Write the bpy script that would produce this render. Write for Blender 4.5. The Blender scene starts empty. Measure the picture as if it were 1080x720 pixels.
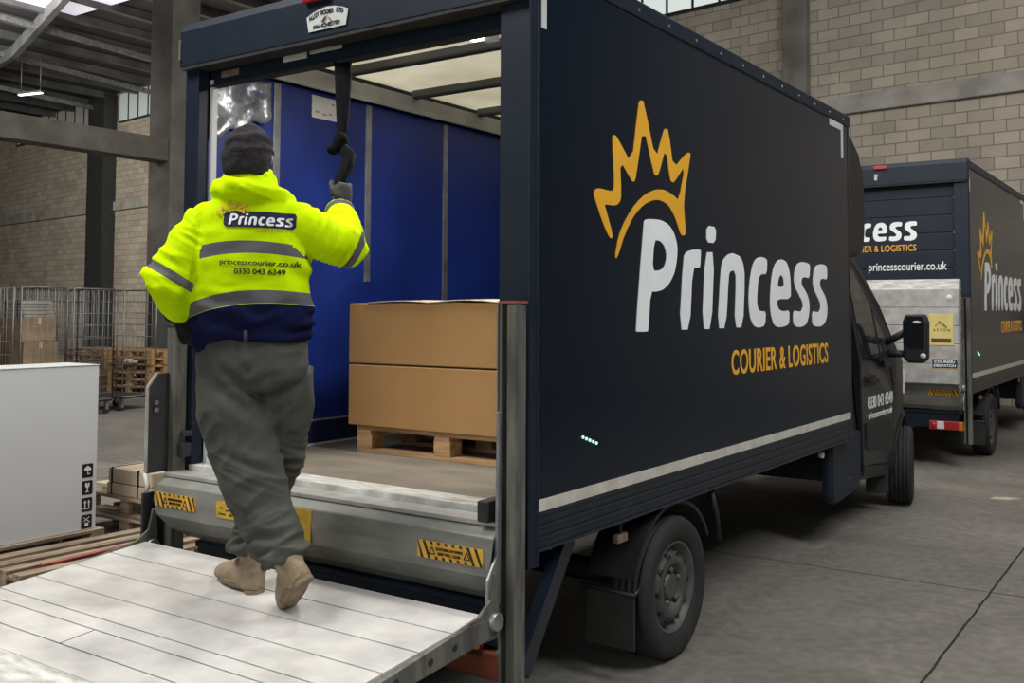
import bpy, bmesh, math, random
from mathutils import Vector, Matrix, noise
from mathutils.bvhtree import BVHTree
R_ = math.radians
scene = bpy.context.scene
col = scene.collection

# ---------------------------------------------------------------- camera
cam_d = bpy.data.cameras.new('camera')
cam = bpy.data.objects.new('camera', cam_d); col.objects.link(cam)
cam_d.sensor_width = 36.0
cam_d.lens = 34.453
cam_d.shift_x = -0.0376
cam_d.shift_y = -0.0757
cam_d.clip_start = 0.05; cam_d.clip_end = 200
_F = Vector((-0.55389804, 0.83121913, 0.04766256)); _R = Vector((0.83222827, 0.55442753, 0.00249328)); _U = Vector((0.02435297, -0.04104716, 0.99886038))
cam.matrix_world = Matrix(((_R.x, _U.x, -_F.x, 2.1629), (_R.y, _U.y, -_F.y, -3.0985), (_R.z, _U.z, -_F.z, 1.6874), (0, 0, 0, 1)))
scene.camera = cam

# ---------------------------------------------------------------- world, lights, exposure
scene.view_settings.view_transform = 'Standard'
scene.view_settings.look = 'None'
scene.view_settings.gamma = 1.0
scene.view_settings.use_curve_mapping = False
scene.view_settings.exposure = 0.0
w = bpy.data.worlds.new('world'); scene.world = w; w.use_nodes = True
w.node_tree.nodes['Background'].inputs[0].default_value = (0.80, 0.88, 1.0, 1)
w.node_tree.nodes['Background'].inputs[1].default_value = 0.05

def area(name, loc, target, sx, sy, power, color=(1, 1, 1)):
    d = bpy.data.lights.new(name, 'AREA'); d.shape = 'RECTANGLE'; d.size = sx; d.size_y = sy; d.energy = power; d.color = color
    o = bpy.data.objects.new(name, d); col.objects.link(o); o.location = loc
    o.rotation_euler = (Vector(target) - Vector(loc)).to_track_quat('-Z', 'Y').to_euler()
    return o
# daylight falling through the rooflights, with an added fill for the van side
area('rooflight_over_bay', (-3.6, -3.6, 8.2), (-1.6, 0.0, 0.8), 2.6, 2.6, 700, (1.0, 0.985, 0.96))
area('rooflight_over_vans', (-1.0, 3.5, 8.5), (-1.0, 3.5, 0), 3.0, 6.0, 370, (1.0, 0.97, 0.92))
area('rooflight_aisle', (3.5, 9.0, 9.4), (-1.5, 17, 4.0), 4.0, 5.0, 420, (1.0, 0.965, 0.93))
area('side_fill', (5.4, 0.8, 8.9), (0.0, 2.5, 1.8), 2.0, 5.0, 720, (0.98, 0.985, 1.0))  # added fill lamp that brightens the lettered van side, no rooflight there
area('rooflight_back_left', (-25, 7, 9.4), (-33, 20, 3.0), 8.0, 4.0, 2600, (1.0, 0.95, 0.86))
area('rooflight_mid_left', (-9, 6.5, 9.4), (-11, 6.5, 0), 5.0, 3.0, 620, (1.0, 0.97, 0.92))
area('loading_door_daylight', (3.5, -10, 4.5), (-1, 1, 1.2), 5.0, 4.0, 260, (0.90, 0.96, 1.0))

# ---------------------------------------------------------------- materials
def _nt(name):
    m = bpy.data.materials.new(name); m.use_nodes = True
    nt = m.node_tree; b = nt.nodes['Principled BSDF']
    return m, nt, b
def sock(b, n):
    return b.inputs[n]
def mat(name, c, rough=0.5, metal=0.0, var=0.12, scale=6.0, bump=0.0, bscale=40.0, spec=0.5, stretch=(1, 1, 1), c2=None, rvar=0.0, coat=0.0, cov=(0.35, 0.65)):
    m, nt, b = _nt(name)
    L = nt.links; N = nt.nodes
    tc = N.new('ShaderNodeTexCoord'); mp = N.new('ShaderNodeMapping'); mp.inputs['Scale'].default_value = stretch
    L.new(tc.outputs['Object'], mp.inputs['Vector'])
    no = N.new('ShaderNodeTexNoise'); no.inputs['Scale'].default_value = scale; no.inputs['Detail'].default_value = 6
    L.new(mp.outputs[0], no.inputs['Vector'])
    cr = N.new('ShaderNodeValToRGB')
    a = c2 if c2 else tuple(max(0, x * (1 - var)) for x in c)
    d = c if c2 else tuple(min(1, x * (1 + var)) for x in c)
    cr.color_ramp.elements[0].color = (*a, 1); cr.color_ramp.elements[1].color = (*d, 1)
    cr.color_ramp.elements[0].position, cr.color_ramp.elements[1].position = cov
    L.new(no.outputs['Fac'], cr.inputs['Fac']); L.new(cr.outputs[0], b.inputs['Base Color'])
    b.inputs['Roughness'].default_value = rough; b.inputs['Metallic'].default_value = metal
    b.inputs['Specular IOR Level'].default_value = spec
    if coat: b.inputs['Coat Weight'].default_value = coat; b.inputs['Coat Roughness'].default_value = 0.08
    if rvar:
        mr = N.new('ShaderNodeMapRange'); mr.inputs['To Min'].default_value = max(0, rough - rvar); mr.inputs['To Max'].default_value = min(1, rough + rvar)
        L.new(no.outputs['Fac'], mr.inputs['Value']); L.new(mr.outputs[0], b.inputs['Roughness'])
    if bump:
        n2 = N.new('ShaderNodeTexNoise'); n2.inputs['Scale'].default_value = bscale; n2.inputs['Detail'].default_value = 4
        L.new(mp.outputs[0], n2.inputs['Vector'])
        bp = N.new('ShaderNodeBump'); bp.inputs['Strength'].default_value = bump; bp.inputs['Distance'].default_value = 0.01
        L.new(n2.outputs['Fac'], bp.inputs['Height']); L.new(bp.outputs[0], b.inputs['Normal'])
    return m
def emis(name, c, s):
    m, nt, b = _nt(name)
    b.inputs['Base Color'].default_value = (*c, 1); b.inputs['Emission Color'].default_value = (*c, 1); b.inputs['Emission Strength'].default_value = s
    return m
def block_mat(name, c1, c2, mortar, bw=0.45, bh=0.225, ms=0.012):
    m, nt, b = _nt(name); L = nt.links; N = nt.nodes
    tc = N.new('ShaderNodeTexCoord'); sp = N.new('ShaderNodeSeparateXYZ'); cb = N.new('ShaderNodeCombineXYZ')
    L.new(tc.outputs['Object'], sp.inputs[0]); L.new(sp.outputs['X'], cb.inputs['X']); L.new(sp.outputs['Z'], cb.inputs['Y'])
    br = N.new('ShaderNodeTexBrick'); br.inputs['Scale'].default_value = 1.0
    br.inputs['Brick Width'].default_value = bw; br.inputs['Row Height'].default_value = bh
    br.inputs['Mortar Size'].default_value = ms; br.inputs['Mortar Smooth'].default_value = 0.3; br.inputs['Bias'].default_value = -0.1
    br.inputs['Color1'].default_value = (*c1, 1); br.inputs['Color2'].default_value = (*c2, 1); br.inputs['Mortar'].default_value = (*mortar, 1)
    L.new(cb.outputs[0], br.inputs['Vector'])
    no = N.new('ShaderNodeTexNoise'); no.inputs['Scale'].default_value = 0.8; no.inputs['Detail'].default_value = 8
    L.new(tc.outputs['Object'], no.inputs['Vector'])
    mr = N.new('ShaderNodeMapRange'); mr.inputs['From Min'].default_value = 0.3; mr.inputs['From Max'].default_value = 0.7; mr.inputs['To Min'].default_value = 0.84; mr.inputs['To Max'].default_value = 1.10
    L.new(no.outputs['Fac'], mr.inputs['Value'])
    mx = N.new('ShaderNodeMix'); mx.data_type = 'RGBA'; mx.blend_type = 'MULTIPLY'; mx.inputs['Factor'].default_value = 1
    L.new(br.outputs['Color'], mx.inputs[6]); L.new(mr.outputs[0], mx.inputs[7])
    L.new(mx.outputs[2], b.inputs['Base Color']); b.inputs['Roughness'].default_value = 0.9
    bp = N.new('ShaderNodeBump'); bp.inputs['Strength'].default_value = 0.5; bp.inputs['Distance'].default_value = 0.01; bp.invert = True
    L.new(br.outputs['Fac'], bp.inputs['Height']); L.new(bp.outputs[0], b.inputs['Normal'])
    return m
def floor_mat():
    m, nt, b = _nt('worn_concrete'); L = nt.links; N = nt.nodes
    tc = N.new('ShaderNodeTexCoord')
    n1 = N.new('ShaderNodeTexNoise'); n1.inputs['Scale'].default_value = 0.55; n1.inputs['Detail'].default_value = 10; n1.inputs['Roughness'].default_value = 0.62; n1.inputs['Distortion'].default_value = 0.6
    n2 = N.new('ShaderNodeTexNoise'); n2.inputs['Scale'].default_value = 14; n2.inputs['Detail'].default_value = 8
    L.new(tc.outputs['Object'], n1.inputs['Vector']); L.new(tc.outputs['Object'], n2.inputs['Vector'])
    cr = N.new('ShaderNodeValToRGB')
    cr.color_ramp.elements[0].color = (0.105, 0.097, 0.083, 1); cr.color_ramp.elements[0].position = 0.3
    cr.color_ramp.elements[1].color = (0.245, 0.227, 0.196, 1); cr.color_ramp.elements[1].position = 0.72
    L.new(n1.outputs['Fac'], cr.inputs['Fac'])
    mr = N.new('ShaderNodeMapRange'); mr.inputs['From Min'].default_value = 0.3; mr.inputs['From Max'].default_value = 0.7; mr.inputs['To Min'].default_value = 0.8; mr.inputs['To Max'].default_value = 1.18
    L.new(n2.outputs['Fac'], mr.inputs['Value'])
    mx = N.new('ShaderNodeMix'); mx.data_type = 'RGBA'; mx.blend_type = 'MULTIPLY'; mx.inputs['Factor'].default_value = 1
    L.new(cr.outputs[0], mx.inputs[6]); L.new(mr.outputs[0], mx.inputs[7])
    # saw-cut joints between the slabs
    sp = N.new('ShaderNodeSeparateXYZ'); L.new(tc.outputs['Object'], sp.inputs[0])
    prev = None
    for ax, off, per in (('X', 1.05, 4.6), ('Y', 3.36, 4.6)):
        wn = N.new('ShaderNodeTexNoise'); wn.inputs['Scale'].default_value = 3; L.new(tc.outputs['Object'], wn.inputs['Vector'])
        a = N.new('ShaderNodeMath'); a.operation = 'MULTIPLY_ADD'; a.inputs[1].default_value = 0.02; L.new(wn.outputs['Fac'], a.inputs[0]); L.new(sp.outputs[ax], a.inputs[2])
        s = N.new('ShaderNodeMath'); s.operation = 'SUBTRACT'; s.inputs[1].default_value = off + 0.01 - per / 2; L.new(a.outputs[0], s.inputs[0])
        md = N.new('ShaderNodeMath'); md.operation = 'FLOORED_MODULO'; md.inputs[1].default_value = per; L.new(s.outputs[0], md.inputs[0])
        d = N.new('ShaderNodeMath'); d.operation = 'SUBTRACT'; d.inputs[1].default_value = per / 2; L.new(md.outputs[0], d.inputs[0])
        ab = N.new('ShaderNodeMath'); ab.operation = 'ABSOLUTE'; L.new(d.outputs[0], ab.inputs[0])
        lt = N.new('ShaderNodeMath'); lt.operation = 'LESS_THAN'; lt.inputs[1].default_value = 0.007; L.new(ab.outputs[0], lt.inputs[0])
        if prev:
            mxm = N.new('ShaderNodeMath'); mxm.operation = 'MAXIMUM'; L.new(prev.outputs[0], mxm.inputs[0]); L.new(lt.outputs[0], mxm.inputs[1]); prev = mxm
        else: prev = lt
    m2 = N.new('ShaderNodeMix'); m2.data_type = 'RGBA'; L.new(prev.outputs[0], m2.inputs['Factor']); L.new(mx.outputs[2], m2.inputs[6]); m2.inputs[7].default_value = (0.02, 0.018, 0.015, 1)
    L.new(m2.outputs[2], b.inputs['Base Color'])
    b.inputs['Roughness'].default_value = 0.62; b.inputs['Specular IOR Level'].default_value = 0.35
    bp = N.new('ShaderNodeBump'); bp.inputs['Strength'].default_value = 0.25; bp.inputs['Distance'].default_value = 0.01
    L.new(n2.outputs['Fac'], bp.inputs['Height']); L.new(bp.outputs[0], b.inputs['Normal'])
    return m

M = {}
M['concrete_floor'] = floor_mat()
M['panel_dark'] = mat('dark_cladding', (0.055, 0.058, 0.062), 0.8, var=0.3, scale=0.6)
M['block'] = block_mat('concrete_blocks', (0.42, 0.37, 0.30), (0.31, 0.272, 0.218), (0.20, 0.178, 0.148))
M['concrete'] = mat('cast_concrete', (0.30, 0.285, 0.25), 0.85, var=0.25, scale=1.6, bump=0.3, bscale=12)
M['concrete_beam'] = mat('beam_concrete', (0.125, 0.115, 0.098), 0.9, var=0.25, scale=1.6, bump=0.3, bscale=12)
M['concrete_dark'] = mat('dark_concrete', (0.150, 0.139, 0.123), 0.9, var=0.25, scale=1.3)
M['roof'] = mat('dark_roof_sheet', (0.040, 0.038, 0.042), 0.7, var=0.3, scale=0.4, stretch=(3, .3, 1))
M['steel_dark'] = mat('dark_painted_steel', (0.022, 0.023, 0.024), 0.55, var=0.2)
M['steel_roof'] = mat('roof_steel', (0.085, 0.088, 0.092), 0.5, var=0.3, scale=1.5)
M['galv'] = mat('galvanised_steel', (0.30, 0.31, 0.31), 0.45, 0.7, var=0.25, scale=8)
M['wire'] = mat('grey_wire', (0.20, 0.20, 0.19), 0.5, 0.5, var=0.3, scale=4)
M['navy'] = mat('navy_paint', (0.0022, 0.0078, 0.0170), 0.24, var=0.12, scale=1.2, spec=0.27)
M['navy_frame'] = mat('navy_frame_paint', (0.0065, 0.0125, 0.024), 0.48, var=0.18, scale=5, c2=(0.010, 0.0165, 0.028), spec=0.3)
M['navy_skirt'] = mat('navy_skirt_paint', (0.008, 0.014, 0.024), 0.35, var=0.2, scale=6)
M['cab'] = mat('cab_paint', (0.020, 0.022, 0.024), 0.34, var=0.12, scale=3, spec=0.4)
M['black_plastic'] = mat('black_plastic', (0.010, 0.010, 0.011), 0.5, var=0.2)
M['black_rubber'] = mat('black_rubber', (0.016, 0.0155, 0.015), 0.8, var=0.25, scale=12)
M['flap_rubber'] = mat('flap_rubber', (0.030, 0.028, 0.024), 0.85, var=0.2, scale=8)
M['chassis'] = mat('chassis_black', (0.008, 0.008, 0.009), 0.7, var=0.3)
M['wheel_steel'] = mat('dusty_wheel_steel', (0.085, 0.083, 0.078), 0.5, 0.3, var=0.25, scale=9)
M['glass'] = mat('dark_glass', (0.012, 0.014, 0.016), 0.06, var=0.05, spec=0.6)
M['letter_white'] = mat('white_vinyl', (0.80, 0.83, 0.82), 0.5, var=0.03)
M['gold'] = mat('amber_vinyl', (0.80, 0.40, 0.025), 0.5, var=0.05)
M['stripe'] = mat('pale_reflective_tape', (0.52, 0.50, 0.43), 0.55, var=0.12, scale=10)
M['tape_white'] = mat('white_reflective_tape', (0.50, 0.50, 0.49), 0.5, var=0.08)
M['liner'] = mat('blue_liner', (0.010, 0.028, 0.195), 0.38, var=0.3, scale=1.5, rvar=0.08)
M['liner_kick'] = mat('dark_blue_kick', (0.010, 0.013, 0.050), 0.45, var=0.3)
M['alu'] = mat('dull_aluminium', (0.42, 0.41, 0.38), 0.42, 0.35, var=0.18, scale=9)
M['alu_sill'] = mat('grimy_steel_sill', (0.25, 0.25, 0.22), 0.45, 0.15, scale=4, stretch=(1, 1, 3), c2=(0.165, 0.168, 0.148), bump=0.15, bscale=9)
M['alu_plate'] = mat('scuffed_white_aluminium', (0.56, 0.537, 0.503), 0.5, 0.0, scale=4.0, stretch=(1, 1.5, 1), c2=(0.375, 0.357, 0.332), bump=0.10, bscale=60, cov=(0.3, 0.62))
M['groove'] = mat('dark_groove', (0.035, 0.035, 0.033), 0.7)
M['alu_threshold'] = mat('worn_threshold', (0.74, 0.73, 0.69), 0.45, 0.1, scale=9, stretch=(1, 5, 1), c2=(0.42, 0.40, 0.35))
M['deck'] = mat('dirty_deck_board', (0.205, 0.172, 0.128), 0.7, scale=2.5, c2=(0.13, 0.115, 0.09), stretch=(1, 2.5, 1))
M['column_grey'] = mat('weathered_column', (0.155, 0.15, 0.125), 0.6, 0.1, scale=7, stretch=(3, 3, .5), c2=(0.065, 0.062, 0.052))
M['cream'] = mat('cream_rail', (0.36, 0.355, 0.335), 0.5, var=0.15, scale=5)
M['white_rail'] = mat('white_track', (0.68, 0.68, 0.66), 0.4, var=0.06)
M['foil'] = mat('crumpled_foil', (0.42, 0.42, 0.44), 0.30, 0.4, scale=7, c2=(0.10, 0.10, 0.15), bump=0.8, bscale=14)
M['cardboard'] = mat('brown_cardboard', (0.370, 0.205, 0.080), 0.8, var=0.06, scale=1.6, spec=0.2)
M['cardboard_dull'] = mat('dull_cardboard', (0.27, 0.19, 0.12), 0.85, var=0.2, scale=4)
M['cardboard_pale'] = mat('pale_cardboard', (0.50, 0.40, 0.29), 0.8, var=0.12, scale=5)
M['wood'] = mat('pallet_wood', (0.54, 0.325, 0.150), 0.8, scale=7, stretch=(.5, 4, 4), c2=(0.30, 0.18, 0.085))
M['wood_old'] = mat('weathered_pallet_wood', (0.36, 0.27, 0.18), 0.85, scale=6, stretch=(.6, 4, 4), c2=(0.15, 0.11, 0.075))
M['crate_white'] = mat('white_crate_board', (0.74, 0.75, 0.76), 0.6, var=0.02, scale=1.0)
M['ink'] = mat('black_ink', (0.010, 0.010, 0.011), 0.6, var=0.1)
M['red'] = mat('red_plastic', (0.34, 0.02, 0.022), 0.35, var=0.1)
M['red_strip'] = mat('faded_red_strip', (0.27, 0.065, 0.05), 0.7, var=0.2)
M['amber_lens'] = mat('amber_lens', (0.62, 0.20, 0.02), 0.3, var=0.1)
M['dull_lens'] = mat('dusty_lens', (0.20, 0.145, 0.10), 0.4, var=0.25, scale=30)
M['clear_lens'] = mat('clear_lens', (0.6, 0.58, 0.56), 0.2, var=0.1)
M['warn'] = mat('yellow_warning_vinyl', (0.62, 0.335, 0.03), 0.5, var=0.15, scale=14)
M['warn_dull'] = mat('faded_yellow_vinyl', (0.47, 0.30, 0.022), 0.5, var=0.2, scale=18)
M['plate_yellow'] = mat('yellow_plate', (0.55, 0.46, 0.15), 0.5, var=0.08)
M['maroon'] = mat('maroon_strip', (0.10, 0.03, 0.02), 0.5)
M['sticker'] = mat('off_white_sticker', (0.56, 0.57, 0.54), 0.5, var=0.06)
M['navy_ink'] = mat('navy_ink', (0.012, 0.018, 0.055), 0.5, var=0.1)
M['strap'] = mat('black_webbing', (0.006, 0.006, 0.007), 0.9, var=0.25, scale=40, spec=0.08)
M['green_glint'] = emis('green_reflection_glow', (0.5, 1.0, 0.75), 0.8)  # glow colour for lights mirrored in the side panel, not a lamp
M['mesh_red'] = mat('rust_red_steel', (0.13, 0.028, 0.010), 0.7, var=0.3)
M['yellow_tape'] = mat('yellow_label', (0.85, 0.66, 0.02), 0.5, var=0.05)
M['panel_green'] = mat('dull_green_steel', (0.105, 0.112, 0.10), 0.6, var=0.12, scale=1.5)
M['paper'] = mat('scrap_paper', (0.42, 0.38, 0.30), 0.8)
# people
M['skin'] = mat('skin', (0.48, 0.28, 0.20), 0.55, var=0.08, scale=12)
M['trousers'] = mat('grey_green_twill', (0.068, 0.069, 0.058), 0.85, var=0.12, scale=7, bump=0.2, bscale=160, spec=0.2)
M['beanie'] = mat('charcoal_knit', (0.030, 0.026, 0.029), 0.95, var=0.25, scale=50, bump=0.7, bscale=140, spec=0.2)
M['glove'] = mat('dark_glove_fabric', (0.012, 0.012, 0.014), 0.85, var=0.3, scale=24, spec=0.15)
M['glove_grey'] = mat('dark_grey_glove', (0.045, 0.043, 0.042), 0.8, var=0.3, scale=24)
M['boot'] = mat('tan_suede', (0.275, 0.205, 0.128), 0.9, var=0.2, scale=14, bump=0.2, bscale=90)
M['sole'] = mat('tan_rubber_sole', (0.19, 0.14, 0.085), 0.8, var=0.25, scale=20)
M['lace'] = mat('pale_lace', (0.55, 0.50, 0.42), 0.8)
M['navy_cloth'] = mat('navy_cloth', (0.010, 0.012, 0.040), 0.85)

def translucent_mat():
    m, nt, b = _nt('translucent_roof'); L = nt.links; N = nt.nodes
    out = nt.nodes['Material Output']
    tc = N.new('ShaderNodeTexCoord'); no = N.new('ShaderNodeTexNoise'); no.inputs['Scale'].default_value = 3; no.inputs['Detail'].default_value = 8
    L.new(tc.outputs['Object'], no.inputs['Vector'])
    cr = N.new('ShaderNodeValToRGB'); cr.color_ramp.elements[0].color = (0.60, 0.575, 0.485, 1); cr.color_ramp.elements[1].color = (0.73, 0.71, 0.62, 1)
    cr.color_ramp.elements[0].position = 0.3; cr.color_ramp.elements[1].position = 0.7
    L.new(no.outputs['Fac'], cr.inputs['Fac'])
    t = N.new('ShaderNodeBsdfTranslucent'); L.new(cr.outputs[0], t.inputs['Color']); L.new(cr.outputs[0], b.inputs['Base Color']); b.inputs['Roughness'].default_value = 0.6
    mx = N.new('ShaderNodeMixShader'); mx.inputs[0].default_value = 0.66
    L.new(b.outputs[0], mx.inputs[1]); L.new(t.outputs[0], mx.inputs[2]); L.new(mx.outputs[0], out.inputs['Surface'])
    return m
M['translucent'] = translucent_mat()
def jacket_mat():
    m, nt, b = _nt('high_visibility_fleece'); L = nt.links; N = nt.nodes
    def attr(n):
        a = N.new('ShaderNodeAttribute'); a.attribute_name = n; return a
    tc = N.new('ShaderNodeTexCoord'); no = N.new('ShaderNodeTexNoise'); no.inputs['Scale'].default_value = 9; no.inputs['Detail'].default_value = 5
    L.new(tc.outputs['Object'], no.inputs['Vector'])
    cr = N.new('ShaderNodeValToRGB'); cr.color_ramp.elements[0].color = (0.56, 0.82, 0.002, 1); cr.color_ramp.elements[1].color = (0.66, 0.93, 0.003, 1)
    L.new(no.outputs['Fac'], cr.inputs['Fac'])
    cur = cr.outputs[0]
    for nm, c in (('band', (0.135, 0.132, 0.132)), ('hem', (0.010, 0.012, 0.045))):
        a = attr(nm); g = N.new('ShaderNodeMath'); g.operation = 'GREATER_THAN'; g.inputs[1].default_value = 0.0
        L.new(a.outputs['Fac'], g.inputs[0])
        mx = N.new('ShaderNodeMix'); mx.data_type = 'RGBA'; L.new(g.outputs[0], mx.inputs['Factor']); L.new(cur, mx.inputs[6]); mx.inputs[7].default_value = (*c, 1)
        cur = mx.outputs[2]
    L.new(cur, b.inputs['Base Color']); b.inputs['Roughness'].default_value = 0.9; b.inputs['Specular IOR Level'].default_value = 0.03
    n2 = N.new('ShaderNodeTexNoise'); n2.inputs['Scale'].default_value = 120; L.new(tc.outputs['Object'], n2.inputs['Vector'])
    bp = N.new('ShaderNodeBump'); bp.inputs['Strength'].default_value = 0.15; bp.inputs['Distance'].default_value = 0.005
    L.new(n2.outputs['Fac'], bp.inputs['Height']); L.new(bp.outputs[0], b.inputs['Normal'])
    return m
M['jacket'] = jacket_mat()

# ---------------------------------------------------------------- mesh helpers
class MB:
    """collects shapes and links them as ONE mesh object"""
    def __init__(s): s.v = []; s.f = []; s.mi = []; s.sm = []
    def add(s, vs, fs, mi=0, smooth=False):
        o = len(s.v); s.v += [tuple(v) for v in vs]
        for f in fs: s.f.append(tuple(i + o for i in f)); s.mi.append(mi); s.sm.append(smooth)
        return s
    def box(s, x0, x1, y0, y1, z0, z1, mi=0, mtx=None):
        vs = [Vector(p) for p in ((x0, y0, z0), (x1, y0, z0), (x1, y1, z0), (x0, y1, z0), (x0, y0, z1), (x1, y0, z1), (x1, y1, z1), (x0, y1, z1))]
        if mtx: vs = [mtx @ p for p in vs]
        return s.add(vs, [(0, 3, 2, 1), (4, 5, 6, 7), (0, 1, 5, 4), (1, 2, 6, 5), (2, 3, 7, 6), (3, 0, 4, 7)], mi)
    def prism(s, poly, axis, a, b, mi=0, smooth=False, poly2=None):
        """poly in the two remaining axes (in order), extruded along axis from a to b"""
        def mk(p, t):
            return {'x': (t, p[0], p[1]), 'y': (p[0], t, p[1]), 'z': (p[0], p[1], t)}[axis]
        q = poly2 or poly; n = len(poly)
        vs = [mk(p, a) for p in poly] + [mk(p, b) for p in q]
        fs = [tuple(range(n))[::-1], tuple(range(n, 2 * n))] + [(i, (i + 1) % n, n + (i + 1) % n, n + i) for i in range(n)]
        o = len(s.f); s.add(vs, fs, mi)
        if smooth:
            for k in range(o + 2, len(s.f)): s.sm[k] = True
        return s
    def bar(s, p, q, wx, wz=None, mi=0, up=(0, 0, 1)):
        p = Vector(p); q = Vector(q); d = (q - p).normalized(); u = Vector(up)
        if abs(d.dot(u)) > 0.98: u = Vector((0, 1, 0))
        a = d.cross(u).normalized() * (wx / 2); b = a.cross(d).normalized() * ((wz or wx) / 2)
        vs = [p - a - b, p + a - b, p + a + b, p - a + b, q - a - b, q + a - b, q + a + b, q - a + b]
        return s.add(vs, [(0, 3, 2, 1), (4, 5, 6, 7), (0, 1, 5, 4), (1, 2, 6, 5), (2, 3, 7, 6), (3, 0, 4, 7)], mi)
    def rings(s, rings, mi=0, smooth=True, cap=True, closed=False):
        n = len(rings[0]); vs = [p for r in rings for p in r]; fs = []
        m = len(rings)
        for i in range(m if closed else m - 1):
            for j in range(n):
                a = i * n + j; b = i * n + (j + 1) % n; c = ((i + 1) % m) * n + (j + 1) % n; d = ((i + 1) % m) * n + j
                fs.append((a, b, c, d))
        s.add(vs, fs, mi, smooth)
        if cap and not closed:
            o = len(s.v) - len(vs)
            s.f.append(tuple(o + j for j in range(n))[::-1]); s.mi.append(mi); s.sm.append(False)
            s.f.append(tuple(o + (m - 1) * n + j for j in range(n))); s.mi.append(mi); s.sm.append(False)
        return s
    def tube(s, pts, rad, n=10, mi=0, cap=True, flat=1.0, round_ends=False, side=None):
        """tube along pts; rad a number or a list; flat squashes the second axis"""
        P = [Vector(p) for p in pts]; m = len(P)
        Rr = rad if isinstance(rad, (list, tuple)) else [rad] * m
        Rr = list(Rr)
        if round_ends:
            def endcap(p, q, r):
                d = (p - q).normalized(); return [(p + d * r * math.sin(t), r * max(0.06, math.cos(t))) for t in (0.45, 0.95, 1.35, 1.55)]
            a = endcap(P[0], P[1], Rr[0])[::-1]; b = endcap(P[-1], P[-2], Rr[-1])
            P = [x[0] for x in a] + P + [x[0] for x in b]; Rr = [x[1] for x in a] + Rr + [x[1] for x in b]; m = len(P)
        nv = None; rings = []
        for i in range(m):
            t = (P[min(i + 1, m - 1)] - P[max(i - 1, 0)])
            t = t.normalized() if t.length > 1e-9 else Vector((0, 0, 1))
            if nv is None:
                nv = Vector(side) if side else (Vector((0, 0, 1)) if abs(t.z) < 0.9 else Vector((1, 0, 0)))
            nv = (nv - t * nv.dot(t)).normalized(); bv = t.cross(nv)
            r = Rr[i]
            ra, rb = (r if isinstance(r, (tuple, list)) else (r, r * flat))
            rings.append([P[i] + nv * (ra * math.cos(2 * math.pi * k / n)) + bv * (rb * math.sin(2 * math.pi * k / n)) for k in range(n)])
        return s.rings(rings, mi, True, cap)
    def lathe(s, prof, c, axis='x', n=32, mi=0, cap=False):
        """prof: (along, radius)"""
        c = Vector(c); rings = []
        for a, r in prof:
            ring = []
            for k in range(n):
                t = 2 * math.pi * k / n; u, v = r * math.cos(t), r * math.sin(t)
                ring.append(c + Vector({'x': (a, u, v), 'y': (u, a, v), 'z': (u, v, a)}[axis]))
            rings.append(ring)
        return s.rings(rings, mi, True, cap)
    def ball(s, c, rx, ry=None, rz=None, n=14, m=9, mi=0):
        ry = ry or rx; rz = rz or rx; c = Vector(c); rings = []
        for i in range(m + 1):
            t = -math.pi / 2 + math.pi * i / m; ct = max(0.02, math.cos(t))
            rings.append([c + Vector((rx * ct * math.cos(2 * math.pi * k / n), ry * ct * math.sin(2 * math.pi * k / n), rz * math.sin(t))) for k in range(n)])
        return s.rings(rings, mi, True, True)
    def mesh(s, name):
        me = bpy.data.meshes.new(name); me.from_pydata(s.v, [], s.f)
        me.polygons.foreach_set('material_index', s.mi); me.polygons.foreach_set('use_smooth', s.sm)
        bm = bmesh.new(); bm.from_mesh(me); bmesh.ops.recalc_face_normals(bm, faces=bm.faces); bm.to_mesh(me); bm.free()
        return me
    def build(s, name, mats, parent=None, bevel=0.0, seg=2):
        return link(name, s.mesh(name), mats, parent, bevel, seg)

def link(name, me, mats, parent=None, bevel=0.0, seg=2):
    for mm in (mats if isinstance(mats, (list, tuple)) else [mats]):
        me.materials.append(M[mm] if isinstance(mm, str) else mm)
    o = bpy.data.objects.new(name, me); col.objects.link(o)
    if parent: o.parent = parent
    if bevel:
        b = o.modifiers.new('bevel', 'BEVEL'); b.width = bevel; b.segments = seg; b.limit_method = 'ANGLE'; b.angle_limit = R_(40)
    return o
def BX(name, m, parent, x0, x1, y0, y1, z0, z1, bevel=0.0):
    return MB().box(x0, x1, y0, y1, z0, z1).build(name, m, parent, bevel)
def tag(o, label=None, cat=None, group=None, kind=None):
    if label: o['label'] = label
    if cat: o['category'] = cat
    if group: o['group'] = group
    if kind: o['kind'] = kind
    return o
def empty(name, loc=(0, 0, 0), rz=0.0, label=None, cat=None, group=None):
    o = bpy.data.objects.new(name, None); col.objects.link(o); o.location = loc; o.rotation_euler = (0, 0, rz); o.empty_display_size = 0.1
    return tag(o, label, cat, group)
def copy_tree(o, parent=None):
    c = o.copy(); col.objects.link(c); c.parent = parent
    for ch in [x for x in bpy.data.objects if x.parent == o]: copy_tree(ch, c)
    return c
def evaluated(o):
    dg = bpy.context.evaluated_depsgraph_get(); dg.update()
    return bpy.data.meshes.new_from_object(o.evaluated_get(dg))
def drop(o):
    d = o.data; bpy.data.objects.remove(o, do_unlink=True)
    if isinstance(d, bpy.types.Mesh): bpy.data.meshes.remove(d)
    elif isinstance(d, bpy.types.Curve): bpy.data.curves.remove(d)
_tc = {}
def text_mesh(s, bold=0.0, align='CENTER', narrow=1.0, space=1.0):
    c = bpy.data.curves.new('lettering', 'FONT'); c.body = s; c.size = 1; c.offset = bold; c.extrude = 0.02; c.align_x = align; c.resolution_u = 4; c.space_line = 1.0; c.space_character = space
    o = bpy.data.objects.new('lettering', c); col.objects.link(o); me = evaluated(o); drop(o); return me
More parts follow.
